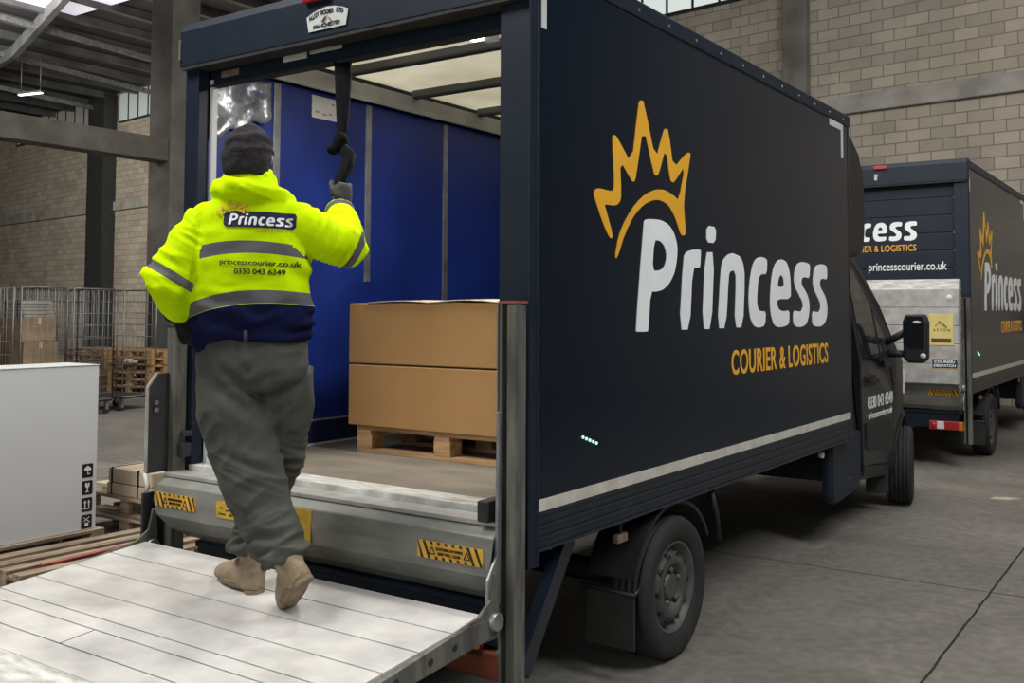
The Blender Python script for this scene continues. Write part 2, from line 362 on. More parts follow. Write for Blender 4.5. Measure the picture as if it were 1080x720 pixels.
def poly_mesh(polys, thick=0.02):
    c = bpy.data.curves.new('artwork', 'CURVE'); c.dimensions = '2D'; c.fill_mode = 'BOTH'; c.extrude = thick
    for p in polys:
        sp = c.splines.new('POLY'); sp.points.add(len(p) - 1); sp.use_cyclic_u = True
        for q, a in zip(sp.points, p): q.co = (a[0], a[1], 0, 1)
    o = bpy.data.objects.new('artwork', c); col.objects.link(o); me = evaluated(o); drop(o); return me
def chaikin(p, t=0.22):
    out = []
    for i in range(len(p)):
        a = Vector(p[i]); b = Vector(p[(i + 1) % len(p)]); out += [tuple(a.lerp(b, t)), tuple(a.lerp(b, 1 - t))]
    return out
def fit(me, box, thick=0.003):
    """scale a flat mesh in XY to box=(x0,x1,y0,y1), its thickness to 0..thick"""
    xs = [v.co.x for v in me.vertices]; ys = [v.co.y for v in me.vertices]; zs = [v.co.z for v in me.vertices]
    X0, X1, Y0, Y1, Z0, Z1 = min(xs), max(xs), min(ys), max(ys), min(zs), max(zs)
    x0, x1, y0, y1 = box
    for v in me.vertices:
        v.co = (x0 + (v.co.x - X0) / (X1 - X0) * (x1 - x0), y0 + (v.co.y - Y0) / (Y1 - Y0) * (y1 - y0), (v.co.z - Z0) / max(1e-9, Z1 - Z0) * thick)
    return me
def place(me, origin, xd, yd):
    xd = Vector(xd).normalized(); yd = Vector(yd).normalized(); zd = xd.cross(yd); o = Vector(origin)
    for v in me.vertices: v.co = o + xd * v.co.x + yd * v.co.y + zd * v.co.z
    return me
def text_on(name, s, m, parent, origin, xd, yd, wd, ht, bold=0.0, thick=0.002, space=1.0):
    return link(name, place(fit(text_mesh(s, bold, space=space), (0, wd, 0, ht), thick), origin, xd, yd), m, parent)
# ---------------------------------------------------------------- artwork of the vans (metres, along the van and up)
crown=[
[(0.608,2.01),(0.55,2.074),(0.481,2.176),(0.476,2.198),(0.508,2.217),(0.582,2.216),(0.634,2.215),(0.654,2.238),(0.632,2.452),(0.648,2.468),(0.674,2.464),(0.812,2.353),(0.879,2.653),(0.904,2.669),(0.928,2.664),(1.047,2.4),(1.132,2.564),(1.156,2.575),(1.18,2.569),(1.233,2.387),(1.385,2.488),(1.423,2.493),(1.426,2.475),(1.343,2.243),(1.362,2.118),(1.37,2.075),(1.333,2.064),(1.305,2.077),(1.25,2.153),(1.183,2.203),(1.103,2.22),(1.026,2.216),(0.926,2.185),(0.83,2.125),(0.748,2.039),(0.691,1.946),(0.669,1.92),(0.658,1.933),(0.691,2.024),(0.76,2.108),(0.854,2.184),(0.951,2.238),(1.052,2.268),(1.143,2.275),(1.237,2.257),(1.292,2.234),(1.365,2.422),(1.252,2.331),(1.224,2.318),(1.197,2.327),(1.15,2.481),(1.078,2.344),(1.052,2.331),(1.027,2.338),(0.923,2.555),(0.849,2.299),(0.83,2.277),(0.807,2.283),(0.703,2.362),(0.714,2.205),(0.703,2.176),(0.669,2.156),(0.614,2.153),(0.565,2.152),(0.578,2.131),(0.64,2.021),(0.625,2.006)],
]
word=[
[(0.847,1.598),(0.927,2.098),(0.943,2.114),(1.026,2.122),(1.102,2.123),(1.18,2.109),(1.24,2.072),(1.276,2.011),(1.273,1.947),(1.242,1.873),(1.188,1.821),(1.119,1.789),(1.053,1.779),(0.993,1.778),(0.968,1.596),(0.954,1.591),(0.856,1.592)],
[(1.03,2.021),(1.082,2.024),(1.13,2.007),(1.157,1.968),(1.155,1.928),(1.13,1.895),(1.082,1.879),(1.01,1.878)],
[(1.293,1.596),(1.345,1.959),(1.384,1.987),(1.459,2.0),(1.536,2.004),(1.547,1.999),(1.539,1.919),(1.524,1.91),(1.447,1.906),(1.412,1.594)],
[(1.556,1.595),(1.603,1.994),(1.714,2.0),(1.674,1.593)],
[(1.623,2.135),(1.74,2.136),(1.729,2.048),(1.613,2.047)],
[(1.749,1.596),(1.799,1.911),(1.827,1.962),(1.889,1.995),(1.965,2.009),(1.979,2.004),(2.057,1.995),(2.104,1.963),(2.129,1.886),(2.097,1.596),(1.978,1.598),(2.005,1.877),(1.978,1.906),(1.976,1.912),(1.925,1.907),(1.902,1.884),(1.861,1.595)],
[(2.475,1.99),(2.461,1.907),(2.38,1.906),(2.342,1.887),(2.321,1.848),(2.305,1.741),(2.324,1.698),(2.367,1.687),(2.445,1.688),(2.431,1.603),(2.336,1.591),(2.252,1.603),(2.198,1.656),(2.18,1.74),(2.196,1.845),(2.239,1.942),(2.287,1.987),(2.359,2.006),(2.431,2.004)],
[(2.842,1.694),(2.834,1.61),(2.759,1.594),(2.654,1.589),(2.572,1.604),(2.522,1.666),(2.512,1.754),(2.538,1.876),(2.58,1.955),(2.642,1.997),(2.721,2.009),(2.801,1.993),(2.855,1.931),(2.869,1.839),(2.864,1.764),(2.627,1.762),(2.636,1.716),(2.676,1.693),(2.745,1.688)],
[(2.638,1.836),(2.655,1.885),(2.693,1.912),(2.734,1.898),(2.755,1.838)],
[(3.238,1.993),(3.221,1.904),(3.138,1.91),(3.085,1.905),(3.063,1.878),(3.084,1.849),(3.171,1.803),(3.216,1.749),(3.214,1.676),(3.165,1.61),(3.076,1.587),(2.973,1.588),(2.906,1.607),(2.915,1.694),(3.01,1.686),(3.062,1.688),(3.09,1.712),(3.081,1.748),(3.013,1.794),(2.946,1.84),(2.927,1.887),(2.949,1.958),(3.001,1.995),(3.088,2.008),(3.177,2.005)],
[(3.588,1.994),(3.585,1.905),(3.491,1.912),(3.444,1.903),(3.428,1.875),(3.45,1.845),(3.534,1.796),(3.583,1.739),(3.581,1.663),(3.528,1.607),(3.442,1.585),(3.347,1.586),(3.262,1.603),(3.276,1.691),(3.369,1.682),(3.414,1.686),(3.442,1.707),(3.432,1.745),(3.365,1.793),(3.299,1.842),(3.286,1.884),(3.31,1.959),(3.36,1.995),(3.456,2.008),(3.533,2.007)],
]

CROWN = [chaikin(crown[0])]
WORD = [chaikin(p) for p in word]

# ---------------------------------------------------------------- the setting
WROT = -math.atan(0.11)
wall = MB().box(-64, 15.5, 0, 0.3, 0, 10.6).build('wall_back', 'block'); tag(wall, kind='structure')
wall.location = (-2.3, 16.3, 0); wall.rotation_euler = (0, 0, WROT)
def on_wall(o): o.location = (-2.3, 16.3, 0); o.rotation_euler = (0, 0, WROT); return o
fl = MB().box(-66, 14, -9, 26, -0.2, 0).build('floor', 'concrete_floor'); tag(fl, kind='structure')
wr = MB().box(-14, 14, 0, 0.3, 0, 3.2).box(-14, 14, 0, 0.3, 4.3, 10.4).build('wall_right', 'panel_dark'); tag(wr, kind='structure')
wr.location = (13.5, 4, 0); wr.rotation_euler = (0, 0, -math.pi / 2)
rb = MB().box(-14, 14, -0.02, 0.28, 3.2, 4.3).build('trim_1', 'concrete_dark'); tag(rb, kind='structure'); rb.location = (13.5, 4, 0); rb.rotation_euler = (0, 0, -math.pi / 2)
ro = MB().box(-66, 14, -9, 26, 10.4, 10.5).build('ceiling', 'roof'); tag(ro, kind='structure')
lg = on_wall(MB().box(-64, 15, -0.10, 0.05, 5.64, 6.0).build('trim_2', 'concrete', bevel=0.02)); tag(lg, kind='structure')
cl = on_wall(MB().box(-2.72, -2.2, -0.22, 0.05, 0, 10.4).build('trim_3', 'concrete_dark', bevel=0.02)); tag(cl, kind='structure')
def clerestory(name, x0, x1, z0, z1, glow, n):
    g = on_wall(MB().box(x0, x1, -0.06, -0.03, z0, z1).build(name, glow)); tag(g, kind='structure')
    fr = MB().box(x0, x1, -0.09, -0.02, z0 - 0.06, z0)
    for k in range(n + 1):
        xx = x0 + (x1 - x0) * k / n; fr.box(xx - 0.025, xx + 0.025, -0.09, -0.02, z0, z1)
    f = on_wall(fr.build(name + '_frame', 'steel_dark')); f.parent = g; f.matrix_parent_inverse = Matrix.Identity(4); f.location = (0, 0, 0); f.rotation_euler = (0, 0, 0)
M['glow_dim'] = emis('frosted_glass_dim', (0.33, 0.37, 0.36), 0.55)
M['glow_grey'] = emis('frosted_glass_grimy', (0.15, 0.145, 0.13), 0.5)
M['glow_bright'] = emis('frosted_glass_daylight', (0.60, 0.66, 0.63), 0.85)
M['glow_roof'] = emis('rooflight_glass', (0.62, 0.60, 0.66), 0.95)
clerestory('window_1', -8.4, -3.6, 8.50, 10.2, 'glow_bright', 7)
clerestory('window_2', -31.7, -28.6, 9.2, 10.3, 'glow_dim', 4)
clerestory('window_3', -41.5, -33.9, 9.3, 10.3, 'glow_grey', 9)

# roof steelwork over the left of the hall
for k in range(16):
    x = -45 + k * 1.8
    p = MB().box(x - 0.05, x + 0.05, -2, 24, 10.14, 10.38).box(x - 0.10, x + 0.10, -2, 24, 10.12, 10.145).build('trim_%d' % (10 + k), 'steel_roof'); tag(p, kind='structure')
ra = MB()
ra.bar((-29.0, 13.0, 9.8), (-20.5, 10.6, 10.4), 0.18, 0.36).bar((-29.0, 13.0, 9.8), (-40, 16, 10.4), 0.18, 0.36)
r1 = ra.build('trim_30', 'steel_roof'); tag(r1, kind='structure')
for i, (a, b) in enumerate((((-33.5, 8.0, 9.85), (-35.2, 19.6, 9.85)), ((-29, 6, 9.95), (-31.0, 19.2, 9.95)), ((-25.6, 6, 10.0), (-27.0, 18.6, 10.0)))):
    q = MB().bar(a, b, 0.14, 0.16).build('trim_%d' % (31 + i), 'galv'); tag(q, kind='structure')
sk = MB().box(-25.3, -20.5, 8.2, 12.75, 10.28, 10.39).build('window_4', 'glow_roof'); tag(sk, kind='structure')

# concrete frame at the left
co = MB().box(-18.25, -17.42, 10.6, 11.35, 0, 10.4).build('column_1', 'concrete_dark', bevel=0.03); tag(co, kind='structure')
co.data.materials.append(M['concrete'])
bm_ = MB().box(-17.98, -17.48, 2.0, 10.595, 5.08, 5.60)
be = bm_.build('beam_1', 'concrete_beam', bevel=0.02); tag(be, kind='structure')
wp = on_wall(MB().box(-33.3, -31.95, -0.55, -0.02, 0, 10.3).build('column_2', 'steel_dark')); tag(wp, kind='structure')

# ---------------------------------------------------------------- box vans
W = 2.15; LN = 4.14; ZT = 3.13; ZB = 0.756; FZ = 0.918
def wheel(par, x, y, right=True, rot=0.0, r=0.34, wd=0.215):
    s = 1 if right else -1
    T = MB()
    prof = [(-wd * .86, r * .64), (-wd * .96, r * .72), (-wd, r * .86), (-wd * .93, r * .96), (-wd * .80, r)]
    for k in range(5):
        a = -wd * .80 + wd * .62 * k / 4; prof += [(a + .012, r), (a + .016, r - .009), (a + .026, r - .009), (a + .03, r)] if k < 4 else []
    prof += [(-wd * .18, r), (-wd * .06, r * .965), (0.0, r * .87), (-0.006, r * .80), (-wd * .05, r * .72), (-wd * .10, r * .655), (-wd * .14, r * .64)]
    T.lathe([(a * s, q) for a, q in prof], (0, 0, 0), 'x', 48)
    tyre = T.build('wheel', 'black_rubber', par)
    Rm = MB().lathe([(-wd * .86 * s, r * .64), (-wd * .16 * s, r * .655), (-wd * .10 * s, r * .645), (-wd * .12 * s, r * .61), (-wd * .32 * s, r * .57), (-wd * .34 * s, r * .54),
                     (-wd * .17 * s, r * .47), (-wd * .12 * s, r * .40), (-wd * .14 * s, r * .31), (-wd * .30 * s, r * .28), (-wd * .33 * s, r * .20), (-wd * .20 * s, r * .19), (-wd * .17 * s, r * .13), (-wd * .17 * s, .002)], (0, 0, 0), 'x', 48)
    rim = Rm.build('wheel_rim', 'wheel_steel', tyre)
    for k in range(10):
        t = 2 * math.pi * k / 10; c = Vector((-wd * .138 * s, r * .435 * math.cos(t), r * .455 * math.sin(t)))
        MB().tube([c - Vector((.03 * s, 0, 0)), c - Vector((.0005 * s, 0, 0))], .018, 14).build('vent_hole', 'ink', tyre)
    for k in range(5):
        t = 2 * math.pi * (k + .3) / 5; c = Vector((-wd * .31 * s, r * .245 * math.cos(t), r * .245 * math.sin(t)))
        MB().tube([c, c + Vector((.035 * s, 0, 0))], .014, 6).build('wheel_nut', 'wheel_steel', tyre)
    tyre.location = (x, y, r); tyre.rotation_euler = (0, 0, rot)
    return tyre

def logo_shapes(par, origin, xd, yd, wd, ht, mat_word='letter_white', thick=0.002, crown_on=True, name='brand_lettering'):
    """the wordmark fitted in wd x ht with its crown above"""
    sx = wd / (3.588 - 0.847); sz = ht / (2.136 - 1.585)
    def tr(polys): return [[((a - 0.847) * sx, (b - 1.585) * sz) for a, b in p] for p in polys]
    def flat(polys):
        me = poly_mesh(tr(polys), thick / 2)
        for v in me.vertices: v.co.z += thick / 2
        return place(me, origin, xd, yd)
    o = link(name, flat(WORD), mat_word, par)
    c = link('crown_emblem', flat(CROWN), 'gold', par) if crown_on else None
    return o, c

def build_van(root, open_rear):
    P = root
    # --- box body
    sp = MB().box(-.035, 0, .06, LN - .05, .95, 3.05).build('side_panel', 'navy', P)
    link('brand_lettering', place(fit(poly_mesh(WORD), (0.847, 3.588, 1.585, 2.136), .003), (0.0005, 0, 0), (0, 1, 0), (0, 0, 1)), 'letter_white', sp)
    link('crown_emblem', place(fit(poly_mesh(CROWN), (0.476, 1.426, 1.92, 2.669), .003), (0.0005, 0, 0), (0, 1, 0), (0, 0, 1)), 'gold', sp)
    text_on('tagline_lettering', 'COURIER & LOGISTICS', 'gold', sp, (.0005, 1.936, 1.336), (0, 1, 0), (0, 0, 1), 1.655, .138, bold=.018, space=1.05)
    for (a, b, c, d) in ((.075, .112, 2.81, 3.04), (LN - .46, LN - .155, 3.0, 3.045), (LN - .20, LN - .155, 2.80, 3.0)):
        BX('reflective_tape', 'tape_white', sp, 0, .003, a, b, c, d)
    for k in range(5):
        MB().tube([(-.002, .390 + .027 * k, 1.163 - .009 * k), (.006, .390 + .027 * k, 1.163 - .009 * k)], .0065, 8).build('reflection_dot', 'green_glint', sp)  # glowing studs stand in for green lights reflected in the panel
    sl = BX('side_panel', 'navy', P, -W, -W + .03, .06, LN - .05, .95, 3.05)
    BX('reflective_stripe', 'stripe', P, -.03, .004, .062, LN - .05, .9086, .9552)
    for (x0, x1, s) in ((-.05, 0, 1), (-W, -W + .05, -1)):
        sk_ = MB().box(x0 + (.006 if s < 0 else 0), x1 - (.006 if s > 0 else 0), .062, LN - .05, ZB, .908)
        for z in (.760, .805, .850, .900):
            sk_.box(x0 - (.004 if s < 0 else 0), x1 + (.004 if s > 0 else 0), .062, LN - .05, z - .006, z + .006)
        sk_.build('side_skirt', 'navy_skirt', P)
    rr = MB()
    for (x0, x1) in ((-.05, .008), (-W - .008, -W + .05)):
        rr.box(x0, x1, .0, LN, 3.05, ZT); rr.box(x0 + .006, x1 - .006, 0, LN, 3.036, 3.05)
    ro_ = rr.build('roof_rail', 'navy_frame', P, .012)
    BX('rail_edge', 'galv', ro_, -.035, -.006, .0, LN, ZT, ZT + .008)
    for k in range(13): MB().tube([(.006, .25 + .31 * k, 3.085), (.0125, .25 + .31 * k, 3.085)], .008, 8).build('rivet', 'galv', ro_)
    # corner posts: rear frame
    rp = MB().box(-.145, 0, 0, .065, .70, 2.93).box(-.004, .004, .05, .068, .70, 3.05).build('rear_post', 'navy_frame', P, .006)
    lp = MB().box(-W, -W + .105, 0, .065, .70, 2.93).build('rear_post', 'navy_frame', P, .006)
    hd = MB().prism([(-.035, 2.918), (-.035, 3.10), (-.01, 3.145), (.10, 3.145), (.10, 2.945), (.0, 2.925)], 'x', -W - .004, .004).build('rear_header', 'navy_frame', P, .005)
    ft = MB().box(-.06, .003, LN - .055, LN, ZB, 3.06).build('front_post', 'navy_skirt', P, .012)
    BX('front_post', 'navy_skirt', P, -W - .003, -W + .06, LN - .055, LN, ZB, 3.06, .012)
    BX('front_bulkhead', 'navy', P, -W + .01, -.01, LN - .03, LN - .005, .80, 3.08)
    # floor, lining, roof
    BX('floor_deck', 'deck', P, -W + .05, -.05, .13, LN - .05, .86, FZ)
    BX('threshold_plate', 'alu_threshold', P, -W + .09, -.10, -.005, .13, .872, FZ + .003, .004)
    li = BX('wall_lining', 'liner', P, -W + .03, -W + .055, .066, LN - .04, FZ, 2.96)
    BX('kick_board', 'liner_kick', li, -W + .05, -W + .064, .10, LN - .05, FZ, 1.055)
    BX('lining_trim', 'tape_white', li, -W + .05, -W + .067, .10, LN - .05, FZ, FZ + .012)
    BX('lining_trim', 'alu', li, -W + .05, -W + .067, .10, LN - .05, 1.055, 1.063)
    for y, z0 in ((.545, 1.1), (1.262, 1.86), (2.00, 1.2), (2.75, 1.2), (3.45, 1.2)):
        BX('lashing_rail', 'galv', li, -W + .05, -W + .063, y - .024, y + .024, z0, 2.95, .002)
    BX('lashing_rail', 'galv', li, -W + .05, -W + .063, 1.262 - .024, 1.262 + .024, 1.07, 1.70, .002)
    st = BX('notice_sticker', 'sticker', li, -W + .055, -W + .060, .80, 1.0, 2.80, 2.93)
    for yy, zz, ww in ((.825, 2.83, .03), (.88, 2.822, .035), (.93, 2.83, .025), (.955, 2.89, .02)): BX('sticker_mark', 'cardboard_dull', st, -W + .060, -W + .0608, yy, yy + ww, zz, zz + .012)
    fo = MB(); rnd = random.Random(5); nx, nz = 14, 12; vs = []; fs = []
    for i in range(nx + 1):
        for j in range(nz + 1):
            y = .10 + .38 * i / nx; zt = 2.93 - .0 * i; zb = 2.93 - (.36 - .16 * (i / nx) + .02 * math.sin(i * 1.1))
            vs.append((-W + .075 + .022 * noise.noise((y * 11, j * .35, 3)) + .004 * rnd.random(), y, zt + (zb - zt) * j / nz))
    for i in range(nx):
        for j in range(nz): a = i * (nz + 1) + j; fs.append((a, a + 1, a + nz + 2, a + nz + 1))
    fo.add(vs, fs, 0, True); fob = fo.build('crumpled_sheet', 'foil', li); so = fob.modifiers.new('thick', 'SOLIDIFY'); so.thickness = .003
    BX('wall_lining', 'liner', P, -.06, -.036, .066, LN - .04, FZ, 2.96)
    BX('wall_lining', 'liner', P, -W + .06, -.06, LN - .055, LN - .035, FZ, 2.96)
    for x0, x1 in ((-W + .035, -W + .10), (-.10, -.036)):
        MB().box(x0, x1, .10, LN - .05, 2.955, 3.065).box(x0 + (.012 if x0 < -1 else -.012), x1 + (.012 if x0 < -1 else -.012), .10, LN - .05, 2.955, 2.985).build('cant_rail', 'cream', P, .004)
    BX('roof_panel', 'translucent', P, -W + .035, -.036, .02, LN - .01, 3.105, 3.118)
    for k in range(6):
        y = .28 + .68 * k
        rbow = MB().box(-W + .09, -.09, y - .020, y + .020, 3.062, 3.104).build('roof_bow', 'steel_roof', P, .003); BX('bow_underside', 'steel_dark', rbow, -W + .09, -.09, y - .022, y + .026, 3.052, 3.062)  # dark strip puts the bow's shaded underside into the colour
    # shutter and its gear
    for x in (-W + .12, -.15): BX('shutter_track', 'white_rail', P, x - .013, x + .013, .068, .095, FZ, 2.86)
    if open_rear:
        sh = MB().box(-W + .11, -.14, .07, .10, 2.835, 2.93).build('shutter_door', 'navy_frame', P, .004)
        MB().tube([(-W + .12, .25, 3.03), (-.15, .25, 3.03)], .058, 20).build('shutter_roll', 'steel_dark', P)
        BX('bottom_seal', 'black_rubber', sh, -W + .11, -.14, .066, .104, 2.822, 2.836)
        BX('door_reflector', 'dull_lens', sh, -1.95, -1.82, .062, .071, 2.86, 2.895, .003)
        BX('door_reflector', 'clear_lens', sh, -1.49, -1.33, .062, .071, 2.875, 2.905, .003)
        BX('door_reflector', 'tape_white', sh, -1.31, -1.10, .064, .071, 2.888, 2.908, .002)
        lamp = MB().box(-.865, -.79, .56, .86, 3.055, 3.10).build('interior_lamp', 'white_rail', P, .006)
        BX('lamp_tube', emis('lamp_tube_glow', (1.0, .98, .94), 12), lamp, -.86, -.795, .57, .74, 3.036, 3.056)
        pl = bpy.data.lights.new('interior_light', 'AREA'); pl.shape = 'RECTANGLE'; pl.size = .3; pl.size_y = .1; pl.energy = 26; pl.color = (1, .98, .94)
        po = bpy.data.objects.new('interior_light', pl); col.objects.link(po); po.location = (-.828, .66, 3.02); po.parent = P
        ptop = Vector((-1.125, .085, 2.84)); kn = Vector((-.905, -.120, 2.395)); hnd = Vector((-.815, -.215, 2.18))
        s_ = MB(); seg = [ptop.lerp(kn, t / 6) for t in range(7)]
        for off in (-.0, .022):
            s_.tube([p + Vector((off * (1 - abs(.2 - i / 6)), off * .5, 0)) for i, p in enumerate(seg)], [(.030 - .0025 * i, .004) for i in range(7)], 8, side=(.83, .55, 0))
        ps = s_.build('pull_strap', 'strap', P)
        kb = MB().ball(kn + Vector((0, 0, .012)), .036, .034, .045).ball(kn + Vector((-.025, -.018, -.02)), .03, .03, .022).build('strap_knot', 'strap', ps)
        tl = MB(); t2 = [kn + (hnd - kn) * t for t in (0, .25, .5, .75, 1, 1.35)]
        t2[1] += Vector((.035, .02, 0)); t2[2] += Vector((.025, .014, 0)); t2[3] += Vector((.008, 0, 0))
        tl.tube(t2, [.022, .033, .038, .033, .026, .012], 12, flat=.7).build('strap_tail', 'strap', ps)
    else:
        sh = MB().box(-W + .11, -.14, .07, .10, FZ, 2.93)
        for k in range(11): sh.box(-W + .11, -.14, .062, .071, FZ + .02 + .183 * k, FZ + .19 + .183 * k)
        sd = sh.build('shutter_door', 'navy_frame', P, .003)
        logo_shapes(sd, (-1.79, .060, 2.325), (1, 0, 0), (0, 0, 1), 1.24, .265)
        text_on('tagline_lettering', 'COURIER & LOGISTICS', 'gold', sd, (-1.39, .060, 2.215), (1, 0, 0), (0, 0, 1), .83, .07, .006)
        text_on('web_lettering', 'princesscourier.co.uk', 'letter_white', sd, (-1.09, .060, 1.985), (1, 0, 0), (0, 0, 1), .85, .115, .006)
    # header fittings
    ml = MB().box(-1.23, -1.07, -.06, -.03, 3.085, 3.125) if open_rear else MB().box(-.99, -.84, -.06, -.03, 3.085, 3.125)
    ml.build('marker_lamp', 'red', hd, .008)
    if open_rear:
        cx, cz = -1.085, 3.0
        bd = [(-.118, -.050), (-.132, .020), (-.09, .036), (-.045, .047), (.0, .051), (.045, .047), (.09, .036), (.132, .020), (.118, -.050)]
        pm = poly_mesh([bd], .002); bg = link('builder_badge', place(pm, (cx, -.039, cz), (1, 0, 0), (0, 0, 1)), 'sticker', hd)
        for word_, ox, oz, ang, wd_ in (('ALLOY', -.112, .0, 15, .066), ('BODIES', -.038, .017, 0, .078), ('LTD', .058, .017, -14, .044)):
            a_ = R_(ang); text_on('badge_lettering', word_, 'navy_ink', bg, (cx + ox, -.042, cz + oz), (math.cos(a_), 0, math.sin(a_)), (-math.sin(a_), 0, math.cos(a_)), wd_, .021, .02)
        text_on('badge_lettering', 'MANCHESTER', 'navy_ink', bg, (cx - .085, -.042, cz - .040), (1, 0, 0), (0, 0, 1), .17, .018, .012)
        e_ = MB().bar((cx - .028, -.042, cz - .016), (cx - .005, -.042, cz + .006), .014, .004).bar((cx + .028, -.042, cz - .016), (cx + .005, -.042, cz + .006), .014, .004).build('badge_emblem', 'cardboard_dull', bg)
    else:
        MB().box(-.985, -.955, -.040, -.033, 2.975, 3.04).box(-.965, -.945, -.040, -.033, 3.01, 3.04).build('header_sticker', 'tape_white', hd)
    BX('gleam_cover', 'black_rubber', hd, -W + .01, -.01, -.032, .068, 2.904, 2.9185)  # added black strip that hides the gleam along the header's underside
    BX('hinge_pin', 'galv', hd, -W + .0, -W + .012, -.045, -.030, 2.955, 3.06)
    # --- rear sill, beam, lift
    n_ = [(0.0, .89), (-.125, .872), (-.165, .845), (-.172, .77), (-.165, .70), (-.125, .635), (-.06, .59), (0.0, .59)]
    xs_top = (-2.10, -.05); rs = []
    for (y, z) in n_:
        t = max(0, (.72 - z) / .13) if z < .72 else 0
        rs.append((-2.10 + .11 * t, -.045 - .11 * t, y, z))
    vs = [(a, y, z) for a, b, y, z in rs] + [(b, y, z) for a, b, y, z in rs]; k = len(rs)
    fs = [tuple(range(k)), tuple(range(k, 2 * k))[::-1]] + [(i, (i + 1) % k, k + (i + 1) % k, k + i) for i in range(k)]
    sill = MB().add(vs, fs).build('rear_sill', 'alu_sill', P, .006)
    MB().box(-2.09, -.055, -.122, -.008, .876, .894).build('sill_top', 'alu', sill, .003)
    def warning(x0, x1, z0, z1, y=-.1735):
        b = BX('warning_label', 'warn', sill, x0, x1, y, y + .006, z0, z1)
        h = z1 - z0
        nst = int((x1 - x0) / .036)
        for i in range(nst + 1):
            xx = x0 + .036 * i
            full = i in (0, 1, nst - 1, nst)
            for (a0, a1) in (((0, 1),) if full else ((0, .16), (.84, 1))):
                q = [(xx - .010 + .03 * a0, z1 - h * a0), (xx + .003 + .03 * a0, z1 - h * a0), (xx + .003 + .03 * a1, z1 - h * a1), (xx - .010 + .03 * a1, z1 - h * a1)]
                q = [(min(max(px, x0), x1), pz) for px, pz in q]
                if abs(q[0][0] - q[1][0]) > .002: MB().prism(q, 'y', y - .001, y).build('label_stripe', 'ink', b)
        text_on('label_lettering', 'PLATFORM CAN SWING', 'ink', b, (x0 + .095, y - .0005, z0 + h * .53), (1, 0, 0), (0, 0, 1), (x1 - x0) - .19, h * .17, .015)
        text_on('label_lettering', 'KEEP WELL CLEAR', 'ink', b, (x0 + .105, y - .0005, z0 + h * .26), (1, 0, 0), (0, 0, 1), (x1 - x0) - .21, h * .17, .015)
        for tx in (x0 + .075, x1 - .075):
            tri = [(tx - .014, z0 + h * .28), (tx + .014, z0 + h * .28), (tx, z0 + h * .70)]
            for (a0, b0), (a1, b1) in zip(tri, tri[1:] + tri[:1]): MB().bar((a0, y - .0008, b0), (a1, y - .0008, b1), .004, .002, up=(0, 1, 0)).build('label_triangle', 'ink', b)
    warning(-.405, -.085, .735, .80); warning(-2.075, -1.775, .745, .81)
    b = BX('warning_label', 'warn_dull', sill, -1.62, -1.30, -.1740, -.168, .742, .815)
    for xx, zz, ww, hh in ((-1.60, .757, .045, .006), (-1.60, .785, .03, .006), (-1.555, .775, .03, .006), (-1.53, .755, .02, .01), (-1.47, .77, .10, .008), (-1.47, .79, .12, .006)): BX('label_mark', 'ink', b, xx, xx + ww, -.1748, -.1738, zz, zz + hh)
    b = BX('warning_label', 'warn_dull', sill, -1.30, -1.0, -.1742, -.168, .70, .84)
    text_on('label_lettering', '1', 'ink', b, (-1.155, -.1747, .752), (1, 0, 0), (0, 0, 1), .028, .07, .03)
    BX('label_mark', 'ink', b, -1.165, -1.115, -.1750, -.1740, .747, .754); BX('label_mark', 'maroon', b, -1.085, -1.04, -.1750, -.1740, .728, .742)
    bb = MB().box(-1.93, -.12, -.04, .05, .40, .575).box(-1.93, -.12, -.055, -.04, .545, .575).build('rear_beam', 'navy_frame', P, .006)
    BX('plate_backing', 'black_plastic', bb, -1.75, -1.45, -.047, -.04, .46, .53)
    if True:
        for sx in (-1, 1):
            cx = -W / 2 + sx * (W / 2 - (.37 if open_rear else .235))
            rl = BX('rear_lamp', 'red', P, cx - .19, cx + .19, -.075, -.035, .385, .475, .01)
            BX('lamp_lens', 'amber_lens', rl, cx + sx * .19 - (.075 if sx > 0 else 0), cx + sx * .19 + (0 if sx > 0 else .075), -.078, -.05, .387, .473, .008)
            BX('lamp_lens', 'clear_lens', rl, cx - sx * .07 - .04, cx - sx * .07 + .04, -.078, -.05, .39, .47, .008)
            MB().lathe([(-.080, .002), (-.080, .028), (-.07, .030)], (cx - sx * .145, 0, .43), 'y', 16).build('lamp_lens', 'red', rl)
    # lift columns standing at both corners of the frame
    for x in (.004, -2.105):
        if x < -1:
            lc = MB().box(x - .033, x + .030, -.085, -.012, .26, 1.60).build('lift_column', 'column_grey', P, .004)
            BX('column_cap', 'steel_dark', lc, x - .034, x + .031, -.086, -.011, 1.60, 1.607)
            BX('column_stay', 'steel_dark', P, x - .02, x + .02, -.06, .3, .30, .36)
            BX('lift_arm', 'steel_dark', P, x - .05, x - .034, -.20, -.03, .50, .80, .004)
            continue
        c_ = MB().box(x - .058, x - .044, -.122, -.07, .26, 1.715).box(x - .022, x + .018, -.120, -.07, .26, 1.715).box(x - .055, x + .015, -.08, -.045, .26, 1.715)
        lc = c_.build('lift_column', 'column_grey', P, .004)
        BX('column_cap', 'red_strip', lc, x - .06, x + .020, -.123, -.044, 1.715, 1.724)
        BX('column_slot', 'ink', lc, x - .044, x - .022, -.086, -.078, .26, 1.714)
        MB().box(x - .064, x - .058, -.126, -.112, .62, 1.715).build('column_edge', 'galv', lc)
        for z in (.42, .60, .75, .92): MB().tube([(x - .051, -.127, z), (x - .051, -.12, z)], .009, 8).build('column_bolt', 'galv', lc)
        s = 1 if x > -1 else -1
